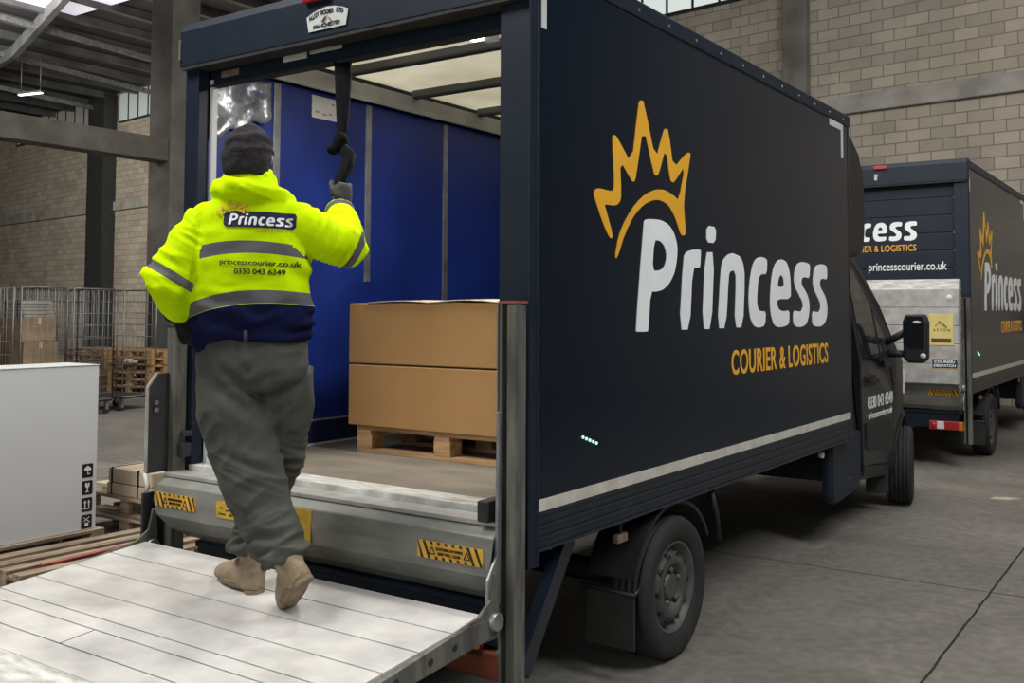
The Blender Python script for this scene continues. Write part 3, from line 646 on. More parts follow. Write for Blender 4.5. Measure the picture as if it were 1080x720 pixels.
        MB().prism([(-.205, .60), (-.205, .70), (-.150, .78), (-.142, 1.26), (-.150, 1.31), (-.124, 1.31), (-.124, .60)], 'x', x - .052, x - .040).build('lift_arm', 'galv', lc, .002)
        MB().bar((x - .02 * s, -.03, .33), (x - .10 * s, .42, .74), .05, .09).build('column_stay', 'navy_skirt', P)
    sg = MB().prism([(-.20, .895), (-.20, 1.31), (-.15, 1.375), (-.085, 1.375), (-.085, .895)], 'x', -2.125, -2.112).build('side_guard', 'steel_dark', P)
    MB().bar((-2.118, -.203, .90), (-2.118, -.203, 1.31), .016, .008).bar((-2.118, -.203, 1.31), (-2.118, -.152, 1.377), .016, .008).build('guard_edge', 'alu', sg)
    for zz in (1.20, 1.235): MB().tube([(-2.11, -.16, zz), (-2.10, -.16, zz)], .012, 8).build('guard_bolt', 'galv', sg)
    BX('latch', 'steel_dark', P, -2.10, -2.04, -.06, -.002, .96, 1.03, .008); BX('latch', 'steel_dark', P, -2.07, -2.04, -.05, -.002, 1.06, 1.09, .006)
    BX('corner_buffer', 'black_rubber', P, -.13, -.075, -.155, -.03, .895, .975, .008)
    pl_len = 1.03 if open_rear else .945; pf = empty('lift_platform'); pf.parent = P
    x0, x1 = -2.085, -.045
    base = MB().box(x0 + .01, x1 - .01, -pl_len, -.005, -.045, -.006).build('platform_core', 'groove', pf)
    pk = MB(); edges = [0.0, .185, .36, .535, .69, .765, .90, pl_len]
    for a, b in zip(edges[:-1], edges[1:]):
        pk.box(x0, x1, -b + .003, -a - .003, -.02, 0.0)
    pk.build('platform_plank', 'alu_plate', pf, .0015)
    BX('plank_joint', 'groove', pf, -1.262, -1.257, -.898, -.77, -.004, .0008)
    MB().prism([(-pl_len, 0.0), (-pl_len - .10, -.04), (-pl_len, -.05)], 'x', x0, x1).build('platform_tip', 'alu_threshold', pf)
    for xx in (x0 - .022, x1):
        ss = MB().prism([(.03, -.02), (.03, -.085), (-pl_len * .9, -.075), (-pl_len - .09, -.05), (-pl_len - .09, -.035), (-.12, .004)], 'x', xx, xx + .022).build('platform_side', 'column_grey', pf, .003)
        for yy in (-.2, -.33, -.5, -.62, -.78): MB().tube([(xx - .003, yy, -.04), (xx + .025, yy, -.04)], .013, 8).build('side_bolt', 'steel_dark', ss)
        sg_ = 1 if xx > -1 else -1
        hb = MB().prism([(-.20, .004), (-.05, .012), (.02, .05), (.05, .14), (.065, .14), (.065, -.10), (-.03, -.09), (-.10, -.02)], 'x', xx + .004, xx + .018).build('hinge_bracket', 'column_grey', pf, .002)
        MB().tube([(xx - .02, .03, -.03), (xx + .04, .03, -.03)], .032, 14).build('hinge_knuckle', 'galv', hb)
    if open_rear:
        pf.location = (0, -.213, .580); pf.rotation_euler = (R_(5.1), 0, 0)
        BX('lift_motor_cover', 'mesh_red', P, -.36, -.06, -.06, .03, .28, .385, .01)
    else:
        pf.location = (0, -.265, .86); pf.rotation_euler = (R_(-90), 0, 0)
        # the underside of the folded platform faces the aisle
        py = -.265 - .046
        fp = MB()
        for a, b in zip((0, .2, .40, .58, .76), (.2, .40, .58, .76, .945)): fp.box(x0, x1, py - .008, py, .862 + a + .003, .862 + b - .003)
        fp.build('platform_underside', 'alu', P, .002)
        y = py - .008
        yp = BX('yellow_plate', 'plate_yellow', P, -.355, -.105, y - .008, y, 1.245, 1.555, .003)
        MB().bar((-.25, y - .009, 1.49), (-.17, y - .009, 1.43), .03, .003).build('plate_emblem', 'ink', yp)
        MB().bar((-.29, y - .009, 1.44), (-.25, y - .009, 1.485), .022, .003).build('plate_emblem', 'warn', yp)
        text_on('plate_lettering', 'ASTON', 'ink', yp, (-.31, y - .009, 1.385), (1, 0, 0), (0, 0, 1), .17, .025, .0, space=1.6)
        BX('plate_band', 'maroon', yp, -.33, -.13, y - .010, y - .007, 1.275, 1.315)
        cp = BX('dispatch_plate', 'navy_ink', P, -.325, -.075, y - .006, y, 1.02, 1.11, .002)
        text_on('plate_lettering', 'COURIER/', 'letter_white', cp, (-.305, y - .007, 1.07), (1, 0, 0), (0, 0, 1), .21, .026, .02)
        text_on('plate_lettering', 'DESPATCH', 'letter_white', cp, (-.31, y - .007, 1.033), (1, 0, 0), (0, 0, 1), .22, .026, .02)
        BX('plate_trim', 'gold', cp, -.33, -.07, y - .004, y, 1.108, 1.114); BX('plate_trim', 'gold', cp, -.33, -.07, y - .004, y, 1.016, 1.022)
        MB().lathe([(-.006, .002), (-.006, .026), (0, .03)], (-.145, y, 1.72), 'y', 16).build('reflector', 'sticker', P)
    # --- chassis and running gear
    ch = MB()
    for x in (-1.60, -.62): ch.box(x - .05, x + .05, .05, 5.6, .52, .74)
    for y in (.15, .9, 1.8, 2.7, 3.6): ch.box(-2.05, -.10, y - .03, y + .03, .70, .80)
    ch.box(-1.95, -.14, .2, LN - .1, .79, .86)
    ch.build('chassis_frame', 'chassis', P)
    MB().tube([(-2.0, 1.285, .36), (-.16, 1.285, .36)], .06, 14).ball((-1.07, 1.285, .36), .15, .15, .17).build('rear_axle', 'chassis', P)
    MB().tube([(-1.2, 4.0, .45), (-1.2, 2.6, .42), (-1.25, 1.6, .50)], .05, 10).box(-1.9, -1.45, 2.3, 3.3, .42, .72).build('exhaust', 'chassis', P)
    wheel(P, .0, 1.285, True); wheel(P, -2.12, 1.285, False)
    wheel(P, -.005, 5.93, True, R_(12)); wheel(P, -2.12, 5.90, False, R_(12))
    for s, xo in ((1, -.02), (-1, -W + .02)):
        xi = xo - .25 * s
        mg = MB(); aR = []
        for k in range(13):
            t = R_(165 - 140 * k / 12)
            aR.append((1.285 + .43 * math.cos(t), .36 + .40 * math.sin(t)))
        prof = [(y, z) for y, z in aR] + [(1.285 + (y - 1.285) * .955, .36 + (z - .36) * .955) for y, z in aR[::-1]]
        mg.prism(prof, 'x', min(xo, xi), max(xo, xi)).build('mudguard', 'black_plastic', P)
        mf = MB().box(min(xo, xi) - .005, max(xo, xi), .868, .880, .145, .40).build('mud_flap', 'flap_rubber', P, .004)
        MB().tube([(xi - .03 * s, .874, .405), (xo, .874, .395), (xo + .005 * s, .91, .42)], .013, 8).build('flap_stay', 'black_plastic', mf)
        st_ = MB().tube([(xo - .02 * s, 1.74, .76), (xo + .0 * s, 1.77, .62), (xo + .0 * s, 1.80, .47)], (.016), 8).build('guard_stay', 'black_plastic', P)
        BX('side_marker', 'dull_lens', P, min(xo - .05 * s, xo - .02 * s), max(xo - .05 * s, xo - .02 * s), .76, .85, .645, .685, .006)
        BX('marker_stem', 'black_plastic', P, xo - .04 * s - .008, xo - .04 * s + .008, .80, .815, .685, .76)
        MB().tube([(xo - .05 * s, 3.60, .70), (xo - .02 * s, 3.60, .70)], .022, 10).build('side_marker', 'clear_lens', P)
    # --- cab
    xc = -1.075; HW = 1.015
    def inset(y, z):
        a = 0
        if z > 1.25: a += (z - 1.25) * .17 + max(0, z - 2.0) * .2
        if y > 5.6: a += ((y - 5.6) / .95) ** 2 * .22
        if z < .5: a += (.5 - z) * .15
        return a
    ya, za, ra_ = 5.93, .36, .43
    arch = [(ya + ra_ * math.cos(R_(t)), za + ra_ * math.sin(R_(t))) for t in range(200, -21, -20)]
    prof = [(4.17, .42), (5.28, .32)] + [p for p in arch if p[1] > .28] + [(6.50, .30), (6.62, .42), (6.66, .62), (6.64, .85), (6.56, 1.02), (6.35, 1.14), (5.98, 1.27), (5.80, 1.38), (5.45, 1.75), (5.05, 2.15), (4.85, 2.27), (4.50, 2.33), (4.17, 2.34)]
    np_ = len(prof); vs = []; fr = (-1.0, -.93, -.6, 0, .6, .93, 1.0)
    for q in fr:
        for (y, z) in prof:
            dy = -.10 * max(0, abs(q) - .5) * (1 if y > 5.6 and z > .6 else 0)
            dz = -.03 * (1 if abs(q) > .98 and z > 2.2 else 0)
            vs.append((xc + q * (HW - inset(y, z)), y + dy, z + dz))
    fs = [tuple(range(np_)), tuple(range((len(fr) - 1) * np_, len(fr) * np_))[::-1]]
    for i in range(len(fr) - 1):
        for j in range(np_): fs.append((i * np_ + j, i * np_ + (j + 1) % np_, (i + 1) * np_ + (j + 1) % np_, (i + 1) * np_ + j))
    MB().add(vs, fs).build('cab_shell', 'cab', P, .022, 3)
    for s in (1, -1):
        def sidept(y, z, o=.0): return (xc + s * (HW - inset(y, z) + o), y, z)
        def sheet(poly, o, th=.02):
            a = [sidept(y, z, o) for y, z in poly]; b_ = [sidept(y, z, o - th) for y, z in poly]; k = len(poly)
            return MB().add(a + b_, [tuple(range(k)), tuple(range(k, 2 * k))[::-1]] + [(i, (i + 1) % k, k + (i + 1) % k, k + i) for i in range(k)])
        dr = sheet([(4.58, .50), (4.56, 1.3), (4.57, 1.95), (4.66, 2.07), (4.80, 2.07), (5.40, 1.46), (5.45, 1.3), (5.49, .95), (5.40, .62), (5.28, .44)], .012).build('door', 'cab', P, .004)
        sheet([(4.62, 1.33), (4.62, 1.93), (4.68, 2.02), (4.78, 2.02), (5.10, 1.70), (5.10, 1.29)], .017, .012).build('window_pane', 'glass', dr)
        sheet([(5.13, 1.29), (5.13, 1.67), (5.36, 1.44), (5.37, 1.30)], .017, .012).build('quarter_light', 'glass', dr)
        sheet([(5.10, 1.28), (5.13, 1.28), (5.13, 1.69), (5.10, 1.72)], .022, .014).build('window_bar', 'black_plastic', dr)
        sheet([(5.20, 1.22), (5.42, 1.22), (5.42, 1.42), (5.36, 1.48), (5.20, 1.42)], .024, .012).build('mirror_base', 'black_plastic', dr)
        sheet([(4.66, 1.10), (4.94, 1.10), (4.94, 1.18), (4.66, 1.18)], .016, .012).build('handle_recess', 'black_plastic', dr)
        sheet([(4.70, 1.125), (4.93, 1.125), (4.93, 1.155), (4.70, 1.155)], .045, .02).build('door_handle', 'black_plastic', dr, .004)
        sheet([(4.64, .62), (5.30, .57), (5.38, .74), (5.32, .80), (4.64, .82)], .026, .02).build('door_moulding', 'black_plastic', dr, .006)
        xl = xc + s * (HW + .0125)
        if s > 0:
            text_on('phone_lettering', '0330 043 6349', 'letter_white', dr, (xl + .001, 4.70, .92), (0, 1, 0), (0, 0, 1), .74, .10, .012)
            text_on('web_lettering', 'princesscourier.co.uk', 'letter_white', dr, (xl + .001, 4.72, .825), (0, 1, 0), (0, 0, 1), .70, .07, .006)
        BX('side_repeater', 'red_strip', P, xl - .02, xl + .006, 5.53, 5.58, 1.06, 1.10, .004)
        MB().prism([(3.86, .345), (3.95, .30), (4.50, .34), (4.57, .44), (4.57, .78), (3.86, .78)], 'x', xl - .10, xl - .012).build('side_step', 'navy_frame', P, .03, 3)
        sheet([(4.58, .42), (5.29, .33), (5.29, .42), (4.58, .50)], .020, .02).build('door_sill', 'black_plastic', P, .004)
        sheet([(4.17, .45), (4.56, .43), (4.55, 2.1), (4.17, 2.2)], .010, .01).build('cab_corner', 'cab', P, .004)
        fl_ = MB().box(xl - .22, xl - .03, 5.385, 5.395, .16, .50).build('mud_flap', 'flap_rubber', P, .003)
        mm = MB(); xm = xc + s * (HW + .235)
        mi_ = MB().prism([(-.095, 1.30), (-.10, 1.60), (-.075, 1.665), (.075, 1.665), (.10, 1.60), (.095, 1.30), (.06, 1.265), (-.06, 1.265)], 'y', 5.29, 5.40)
        for i, v in enumerate(mi_.v): mi_.v[i] = (v[0] + xm, v[1], v[2])
        mr_ = mi_.build('door_mirror', 'black_plastic', P, .02, 3)
        mg_ = MB().prism([(-.075, 1.39), (-.08, 1.60), (-.06, 1.645), (.06, 1.645), (.08, 1.60), (.075, 1.39)], 'y', 5.283, 5.292)
        for i, v in enumerate(mg_.v): mg_.v[i] = (v[0] + xm, v[1], v[2])
        mg_.build('mirror_glass', 'glass', mr_)
        MB().ball((xm + s * .02, 5.28, 1.60), .035, .006, .012).build('mirror_badge', 'clear_lens', mr_)
        MB().ball((xm + s * .065, 5.285, 1.325), .025, .012, .022).build('mirror_indicator', 'clear_lens', mr_)
        for z in (1.335, 1.53): MB().tube([sidept(5.35, z if z < 1.4 else 1.42, .0), (xm - s * .06, 5.35, z)], .03, 10).build('mirror_arm', 'black_plastic', mr_)
        hl = MB().add([(xc + s * (HW - inset(y, z) + o), y, z) for o in (.012, -.03) for y, z in ((6.05, .95), (6.42, .84), (6.42, 1.0), (6.10, 1.16))],
                      [(0, 1, 2, 3), (7, 6, 5, 4), (0, 1, 5, 4), (1, 2, 6, 5), (2, 3, 7, 6), (3, 0, 4, 7)]).build('headlamp', 'clear_lens', P, .01)
        ar = MB()
        o1 = [(ya + .445 * math.cos(R_(t)), za + .445 * math.sin(R_(t))) for t in range(190, -11, -10)]; o2 = [(ya + .415 * math.cos(R_(t)), za + .415 * math.sin(R_(t))) for t in range(-10, 191, 10)]
        sheet(o1 + o2, .016, .05).build('arch_trim', 'black_plastic', P)
    # windscreen
    ws = []
    for (y, z) in ((5.76, 1.44), (5.08, 2.12)):
        for q in (-.9, -.5, 0, .5, .9): ws.append((xc + q * (HW - inset(y, z)), y + .02 - .10 * max(0, abs(q) - .5), z + .012))
    MB().add(ws, [(i, i + 1, 6 + i, 5 + i) for i in range(4)]).build('windscreen', 'glass', P)
    # front bumper and grille
    MB().prism([(6.56, .36), (6.68, .40), (6.69, .62), (6.58, .64)], 'x', xc - .72, xc + .72).build('front_bumper', 'black_plastic', P, .02)
    # wind deflector on the cab roof
    dp = [(4.15, 2.34), (4.15, 3.12), (4.32, 3.12), (4.55, 3.05), (4.74, 2.95), (4.86, 2.80), (4.89, 2.58), (4.89, 2.32), (4.84, 2.16), (4.70, 2.12), (4.5, 2.12)]
    MB().prism(dp, 'x', -2.03, -.10).build('wind_deflector', 'black_plastic', P, .03, 3)

van = empty('box_van', (0, 0, 0), 0, 'dark navy courier box van with its rear shutter raised and tail lift lowered', 'van', 'navy courier box vans')
build_van(van, True)
van2 = empty('box_van', (.06, 8.22, 0), 0, 'second dark navy box van parked ahead with closed shutter and folded tail lift', 'van', 'navy courier box vans')
build_van(van2, False); van2.scale = (1.0, 1.0, 1.068)
# ---------------------------------------------------------------- pallets
def make_pallet(name, wood, wx=1.2, wy=.8):
    r = empty(name)
    for k in range(5):
        y = -wy / 2 + .05 + (wy - .10) * k / 4
        MB().box(-wx / 2, wx / 2, y - .05, y + .05, .122, .144).build('top_board', wood, r, .002)
    for x in (-wx / 2 + .05, 0, wx / 2 - .05): MB().box(x - .05, x + .05, -wy / 2, wy / 2, .100, .122).build('cross_board', wood, r, .002)
    for x in (-wx / 2 + .055, 0, wx / 2 - .055):
        for y in (-wy / 2 + .05, 0, wy / 2 - .05): MB().box(x - .055, x + .055, y - .05, y + .05, .022, .100).build('block', wood, r, .003)
    for y in (-wy / 2 + .05, 0, wy / 2 - .05): MB().box(-wx / 2, wx / 2, y - .05, y + .05, 0, .022).build('bottom_board', wood, r, .002)
    return r
def put(o, loc, rz, label, cat, group=None):
    o.location = loc; o.rotation_euler = (0, 0, rz); tag(o, label, cat, group); return o

p0 = put(make_pallet('pallet', 'wood'), (-1.105, 1.205, FZ), 0, 'clean wooden pallet under the two cardboard boxes inside the van', 'pallet')
def carton(name, m, sx, sy, sz, parent=None, open_top=False):
    r = empty(name)
    MB().box(-sx / 2, sx / 2, -sy / 2, sy / 2, 0, sz).build('box_body', m, r, .006)
    return r
def big_box(z, h, label, lid):
    r = empty('cardboard_box')
    MB().box(-.62, .62, -.42, .42, 0, h).build('box_body', 'cardboard', r, .005)
    if lid:
        a = MB(); vs = []; fs = []
        for i in range(13):
            t = i / 12
            zz = h + .004 + .016 * abs(math.sin(t * 7.5)) * (.4 + t * .6)
            for y in (-.425, -.2, .0): vs.append((-.48 + 1.05 * t, y, zz + (.006 if y == -.2 else 0)))
        for i in range(12):
            for j in range(2): fs.append((i * 3 + j, (i + 1) * 3 + j, (i + 1) * 3 + j + 1, i * 3 + j + 1))
        o = a.add(vs, fs, 0, True).build('top_flap', 'cardboard_pale', r); s = o.modifiers.new('thick', 'SOLIDIFY'); s.thickness = .005
        vs = [(x, y + .43, z - .004) for x, y, z in vs]
        o = MB().add(vs, fs, 0, True).build('top_flap', 'cardboard_pale', r); s = o.modifiers.new('thick', 'SOLIDIFY'); s.thickness = .005
    r.location = (-1.135, 1.205, z); tag(r, label, 'box', 'cardboard boxes in the van'); return r
b1 = big_box(FZ + .146, .328, 'lower plain brown cardboard box resting on the pallet inside the van', False)
b2 = big_box(FZ + .146 + .336, .326, 'upper plain brown cardboard box with loose top flaps inside the van', True)

# ---------------------------------------------------------------- white crate at the left on its pallet
pa = put(make_pallet('pallet', 'wood_old', 1.7, .60), (-4.66, .15, 0), R_(90), 'weathered wooden pallet under the large white crate', 'pallet', 'weathered pallets')
cr = empty('white_crate', (-4.4, 0, .144), 0, 'large smooth white crate with black handling symbols at its corner', 'crate')
MB().box(-.42, 0, -.95, .955, 0, 1.148).build('crate_body', 'crate_white', cr, .006)
lid = MB().box(-.424, .004, -.954, .959, 1.148, 1.154).build('crate_lid', 'sticker', cr, .002)
def symbol(k, zc):
    s = .034 * 1.15; yc = .885; X = .0015
    sq = [(-s, -s * 1.25), (s, -s * 1.25), (s, s * 1.25), (-s, s * 1.25)]
    body = []
    n = 4
    for cx, cy, a0 in ((s - .008, s * 1.25 - .01, 0), (-s + .008, s * 1.25 - .01, 90), (-s + .008, -s * 1.25 + .01, 180), (s - .008, -s * 1.25 + .01, 270)):
        for j in range(n + 1): t = R_(a0 + 90 * j / n); body.append((cx + .008 * math.cos(t), cy + .009 * math.sin(t)))
    sy = link('handling_symbol', place(poly_mesh([body], .001), (X, yc, zc - .0), (0, 1, 0), (0, 0, 1)), 'ink', cr)
    P = []
    if k == 0:   # umbrella
        P.append([(.026 * math.cos(R_(t)), .004 + .026 * math.sin(R_(t))) for t in range(0, 181, 15)] + [(-.013, -.003), (0, .004), (.013, -.003)])
        P.append([(-.002, .004), (.002, .004), (.002, -.022), (.012, -.022), (.012, -.016), (.015, -.016), (.015, -.027), (-.002, -.027)])
        P.append([(-.002, .029), (.002, .029), (.002, .036), (-.002, .036)])
    elif k == 1:   # glass
        P.append([(-.016, .032), (-.004, .032), (.001, .02), (-.003, .012), (.006, .022), (.003, .032), (.016, .032), (.015, .008), (.003, -.004), (.003, -.024), (.013, -.028), (.013, -.032), (-.013, -.032), (-.013, -.028), (-.003, -.024), (-.003, -.004), (-.015, .008)])
    elif k == 2:   # this way up
        for o in (-.014, .014): P.append([(o - .011, .012), (o, .032), (o + .011, .012), (o + .004, .012), (o + .004, -.02), (o - .004, -.02), (o - .004, .012)])
        P.append([(-.028, -.026), (.028, -.026), (.028, -.031), (-.028, -.031)])
    else:   # no hooks
        P.append([(-.013, -.032), (.013, -.032), (.013, -.008), (-.013, -.008)])
        P.append([(-.026, .030), (-.022, .033), (.026, -.004), (.022, -.008)])
        P.append([(-.022, .004), (-.018, .0), (.022, .030), (.018, .034)])
    for q in P: link('symbol_mark', place(poly_mesh([q], .0008), (X + .0012, yc, zc), (0, 1, 0), (0, 0, 1)), 'letter_white', sy)
for k in range(4): symbol(k, .413 - .118 * k)

# low pallets and strapped carton beside the crate
pb = put(make_pallet('pallet', 'wood_old', 1.2, .8), (-4.56, 1.66, 0), R_(4), 'lower weathered pallet under the strapped carton beside the van', 'pallet', 'weathered pallets')
pc = put(make_pallet('pallet', 'wood_old', 1.2, .8), (-4.55, 1.68, .146), R_(-2), 'upper weathered pallet directly beneath the strapped carton', 'pallet', 'weathered pallets')
pd = put(make_pallet('pallet', 'wood_old', 1.2, .8), (-3.78, .60, 0), R_(88), 'flat weathered pallet on the floor between white crate and van', 'pallet', 'weathered pallets')
sc = empty('strapped_carton', (-4.54, 1.66, .292), R_(-1), 'pale strapped carton with yellow label on the pallets beside the van', 'carton')
MB().box(-.285, .285, -.36, .36, 0, .085).build('lower_tier', 'cardboard_pale', sc, .006)
MB().box(-.28, .28, -.355, .355, .088, .20).build('upper_tier', 'cardboard_pale', sc, .012)
for x in (-.22, .12):
    MB().box(x - .007, x + .007, -.363, .363, -.002, .204).build('strap_band', 'ink', sc)
BX('label', 'yellow_tape', sc, .0, .22, -.12, .10, .2035, .206)
tp = MB().tube([(.20, -.36, .19), (.25, -.368, .12), (.24, -.368, .05)], .016, 8).build('torn_tape', 'sticker', sc)
fp = put(MB().prism([(-.18, -.10), (.16, -.13), (.20, .12), (-.10, .15)], 'z', 0, .012).build('loose_card', 'cardboard_pale'), (-5.16, 1.62, .292), .2, 'loose pale card flap lying beside the strapped carton', 'card')
rs = empty('red_strip', (-3.74, .62, .146), R_(3), 'faded red plastic strips lying along the flat pallet beside the tail lift', 'strip')
for i in range(2): MB().box(-.012 + .035 * i, .010 + .035 * i, -.50 + .05 * i, .45, 0, .008 + .004 * i).build('strip_piece', 'red_strip', rs, .002)

# ---------------------------------------------------------------- pallet stacks by the back wall
far = make_pallet('pallet', 'wood')
rnd = random.Random(3); first = True
ordn = ['lowest', 'second lowest', 'third lowest', 'third from top', 'second from top', 'topmost']
for sx, sy, cnt, nm in ((-16.0, 9.10, 6, 'near the green steel door'), (-17.6, 9.10, 6, 'behind the wire roll cage')):
    for k in range(cnt):
        o = far if first else copy_tree(far); first = False
        put(o, (sx + rnd.uniform(-.03, .03), sy + rnd.uniform(-.03, .03), .1455 * k), R_(8) + rnd.uniform(-.03, .03), '%s wooden pallet of the far stack %s' % (ordn[k], nm), 'pallet', 'stacked pallets by the back wall')
dp_ = empty('steel_door_panel', (-16.9, 10.42, 0), R_(-2), 'dull green steel door panel standing behind the pallet stack', 'panel')
MB().box(-.95, .85, 0, .05, .0, 2.28).build('panel_sheet', 'panel_green', dp_, .004)
MB().box(-.95, -.87, -.03, 0, 0, 2.28).box(-.95, .85, -.03, 0, 2.2, 2.28).box(.2, .26, -.02, 0, 0, 2.2).build('panel_frame', 'steel_dark', dp_)
sgn = BX('panel_sign', 'sticker', dp_, -.18, .16, -.035, -.001, 1.83, 1.95)
BX('sign_band', 'liner', sgn, -.16, .10, -.037, -.034, 1.85, 1.89)

# ---------------------------------------------------------------- roll cages
def make_cage(m='wire', wx=.86, wy=.76, h=2.02, front=False):
    r = empty('roll_cage')
    MB().box(-wx / 2, wx / 2, -wy / 2, wy / 2, .20, .235).build('base', 'steel_dark', r)
    def grid(axis, at, a0, a1, z0, z1, na, nz, nm):
        g = MB()
        def pt(a, z): return (a, at, z) if axis == 'x' else (at, a, z)
        for i in range(na + 1):
            a = a0 + (a1 - a0) * i / na; t = .012 if i in (0, na) else .004
            g.tube([pt(a, z0), pt(a, z1)], t, 6)
        for j in range(nz + 1):
            z = z0 + (z1 - z0) * j / nz; t = .011 if j in (0, nz) else .004
            g.tube([pt(a0, z), pt(a1, z)], t, 6)
        g.build(nm, m, r)
    grid('y', -wx / 2, -wy / 2, wy / 2, .235, h, 7, 9, 'side_mesh')
    grid('y', wx / 2, -wy / 2, wy / 2, .235, h, 7, 9, 'side_mesh')
    grid('x', wy / 2, -wx / 2, wx / 2, .235, h, 4, 9, 'back_mesh')
    if front: grid('x', -wy / 2, -wx / 2, wx / 2, .235, h * .6, 4, 5, 'front_gate')
    for sx in (-1, 1):
        for sy in (-1, 1):
            x, y = sx * (wx / 2 - .06), sy * (wy / 2 - .06)
            c = MB().tube([(x - .014, y, .06), (x + .014, y, .06)], .06, 16).build('caster', 'black_rubber', r)
            MB().box(x - .022, x - .015, y - .03, y + .03, .06, .20).box(x + .015, x + .022, y - .03, y + .03, .06, .20).build('caster_fork', 'galv', c)
    return r
cg = make_cage()
put(cg, (-13.35, 6.85, 0), R_(14), 'empty wire roll cage standing right of the others before the pallets', 'cage', 'roll cages at the left')
def cage_at(loc, rz, label): return put(copy_tree(cg), loc, rz, label, 'cage', 'roll cages at the left')
cage_at((-13.1, 5.90, 0), R_(8), 'wire roll cage standing just left of the rightmost cage')
cage_at((-12.88, 4.98, 0), R_(6), 'wire roll cage holding the brown cartons behind the white crate')
cage_at((-14.15, 5.55, 0), R_(6), 'wire roll cage in the second row behind the caged brown cartons')
cage_at((-14.3, 6.45, 0), R_(10), 'wire roll cage in the second row nearest the pallet stacks')
cage_at((-12.7, 4.05, 0), R_(9), 'leftmost wire roll cage at the edge behind the white crate')
rag = MB().ball((0, 0, 0), .10, .07, .055).ball((.09, .03, -.01), .07, .06, .04).ball((-.08, -.02, .0), .05, .05, .05).build('white_rag', 'sticker')
put(rag, (-15.75, 8.62, .66), .3, 'crumpled white wrap caught on the front of the pallet stack', 'wrap')
def cart(loc, sx, sy, sz, rz, label, m='cardboard_dull'):
    r = empty('carton', loc, rz, label, 'carton', 'cartons in the roll cage')
    MB().box(-sx / 2, sx / 2, -sy / 2, sy / 2, 0, sz).build('carton_body', m, r, .01)
    BX('tape', 'cardboard_pale', r, -sx / 2 - .001, sx / 2 + .001, -.025, .025, sz - .1, sz + .002)
cart((-12.88, 4.98, .237), .70, .60, .50, R_(6), 'lowest brown carton inside the roll cage behind the crate')
cart((-12.88, 4.98, .739), .68, .58, .46, R_(8), 'middle brown carton inside the roll cage behind the crate')
cart((-12.88, 4.98, 1.201), .64, .55, .36, R_(5), 'top brown carton inside the roll cage behind the crate')
cart((-12.7, 4.05, .237), .6, .58, 1.1, R_(9), 'brown carton in the leftmost roll cage')
def bundle(loc, rz, label):
    b = MB()
    for k in range(5): b.box(-.30 + .02 * k, .30 - .015 * k, -.25, .25, .052 * k, .052 * k + .045)
    r = empty('sheet_bundle', loc, rz, label, 'bundle', 'grey bundles on the cages')
    b.build('sheets', 'concrete', r, .004)
    for x in (-.15, .15): BX('band', 'ink', r, x - .01, x + .01, -.255, .255, -.001, .262)
bundle((-12.88, 4.98, 1.565), R_(6), 'grey bundle of sheets on top of the caged brown cartons')
bundle((-12.7, 4.05, 1.342), R_(9), 'grey bundle of sheets on the carton of the leftmost roll cage')
bundle((-14.15, 5.55, .237), R_(6), 'grey bundle of sheets low in the second row roll cage')
batt = empty('ceiling_batten', (-27.2, 12.6, 8.2), .2, 'small bright strip lamp under the far dark roof', 'lamp')
MB().box(-.5, .5, -.06, .06, 0, .06).build('lamp_body', 'steel_dark', batt); BX('lamp_tube', emis('batten_glow', (.9, .95, 1), 3), batt, -.46, .46, -.05, .05, -.03, 0)
for x in (-.4, .4): MB().tube([(x, 0, .06), (x, 0, 1.05)], .012, 6).build('hanger', 'steel_dark', batt)
sp_ = put(MB().prism([(-.13, -.05), (.02, -.07), (.14, .0), (.05, .06), (-.08, .04)], 'z', 0.001, .012).build('paper_scrap', 'paper'), (.62, 6.6, 0), .4, 'small pale scrap of paper lying on the open floor', 'scrap')

# ---------------------------------------------------------------- the courier
YAW = 0.5878
per = empty('courier_tmp')
drop_list = [per]
Tper = Matrix.Translation((-1.0, -.5, .553)) @ Matrix.Rotation(YAW, 4, 'Z')
def V3(*a): return Vector(a)
def remesh(mb, vox, smooth=4, fac=.5):
    me = mb.mesh('soft'); o = bpy.data.objects.new('soft', me); col.objects.link(o)
    r = o.modifiers.new('r', 'REMESH'); r.mode = 'VOXEL'; r.voxel_size = vox
    s = o.modifiers.new('s', 'SMOOTH'); s.iterations = smooth; s.factor = fac
    out = evaluated(o); drop(o)
    for p in out.polygons: p.use_smooth = True
    return out
def displace(me, fn):
    n = [v.normal.copy() for v in me.vertices]; d = [fn(v.co, nn) for v, nn in zip(me.vertices, n)]
    for v, nn, dd in zip(me.vertices, n, d): v.co += nn * dd
    me.update()
def oval(c, ax, ay, rx, ry, n=24, p=1.0):
    c = Vector(c); ax = Vector(ax).normalized(); ay = Vector(ay).normalized(); out = []
    for k in range(n):
        t = 2 * math.pi * k / n; cs, sn = math.cos(t), math.sin(t)
        if p != 1.0: cs = math.copysign(abs(cs) ** p, cs); sn = math.copysign(abs(sn) ** p, sn)
        out.append(c + ax * rx * cs + ay * ry * sn)
    return out
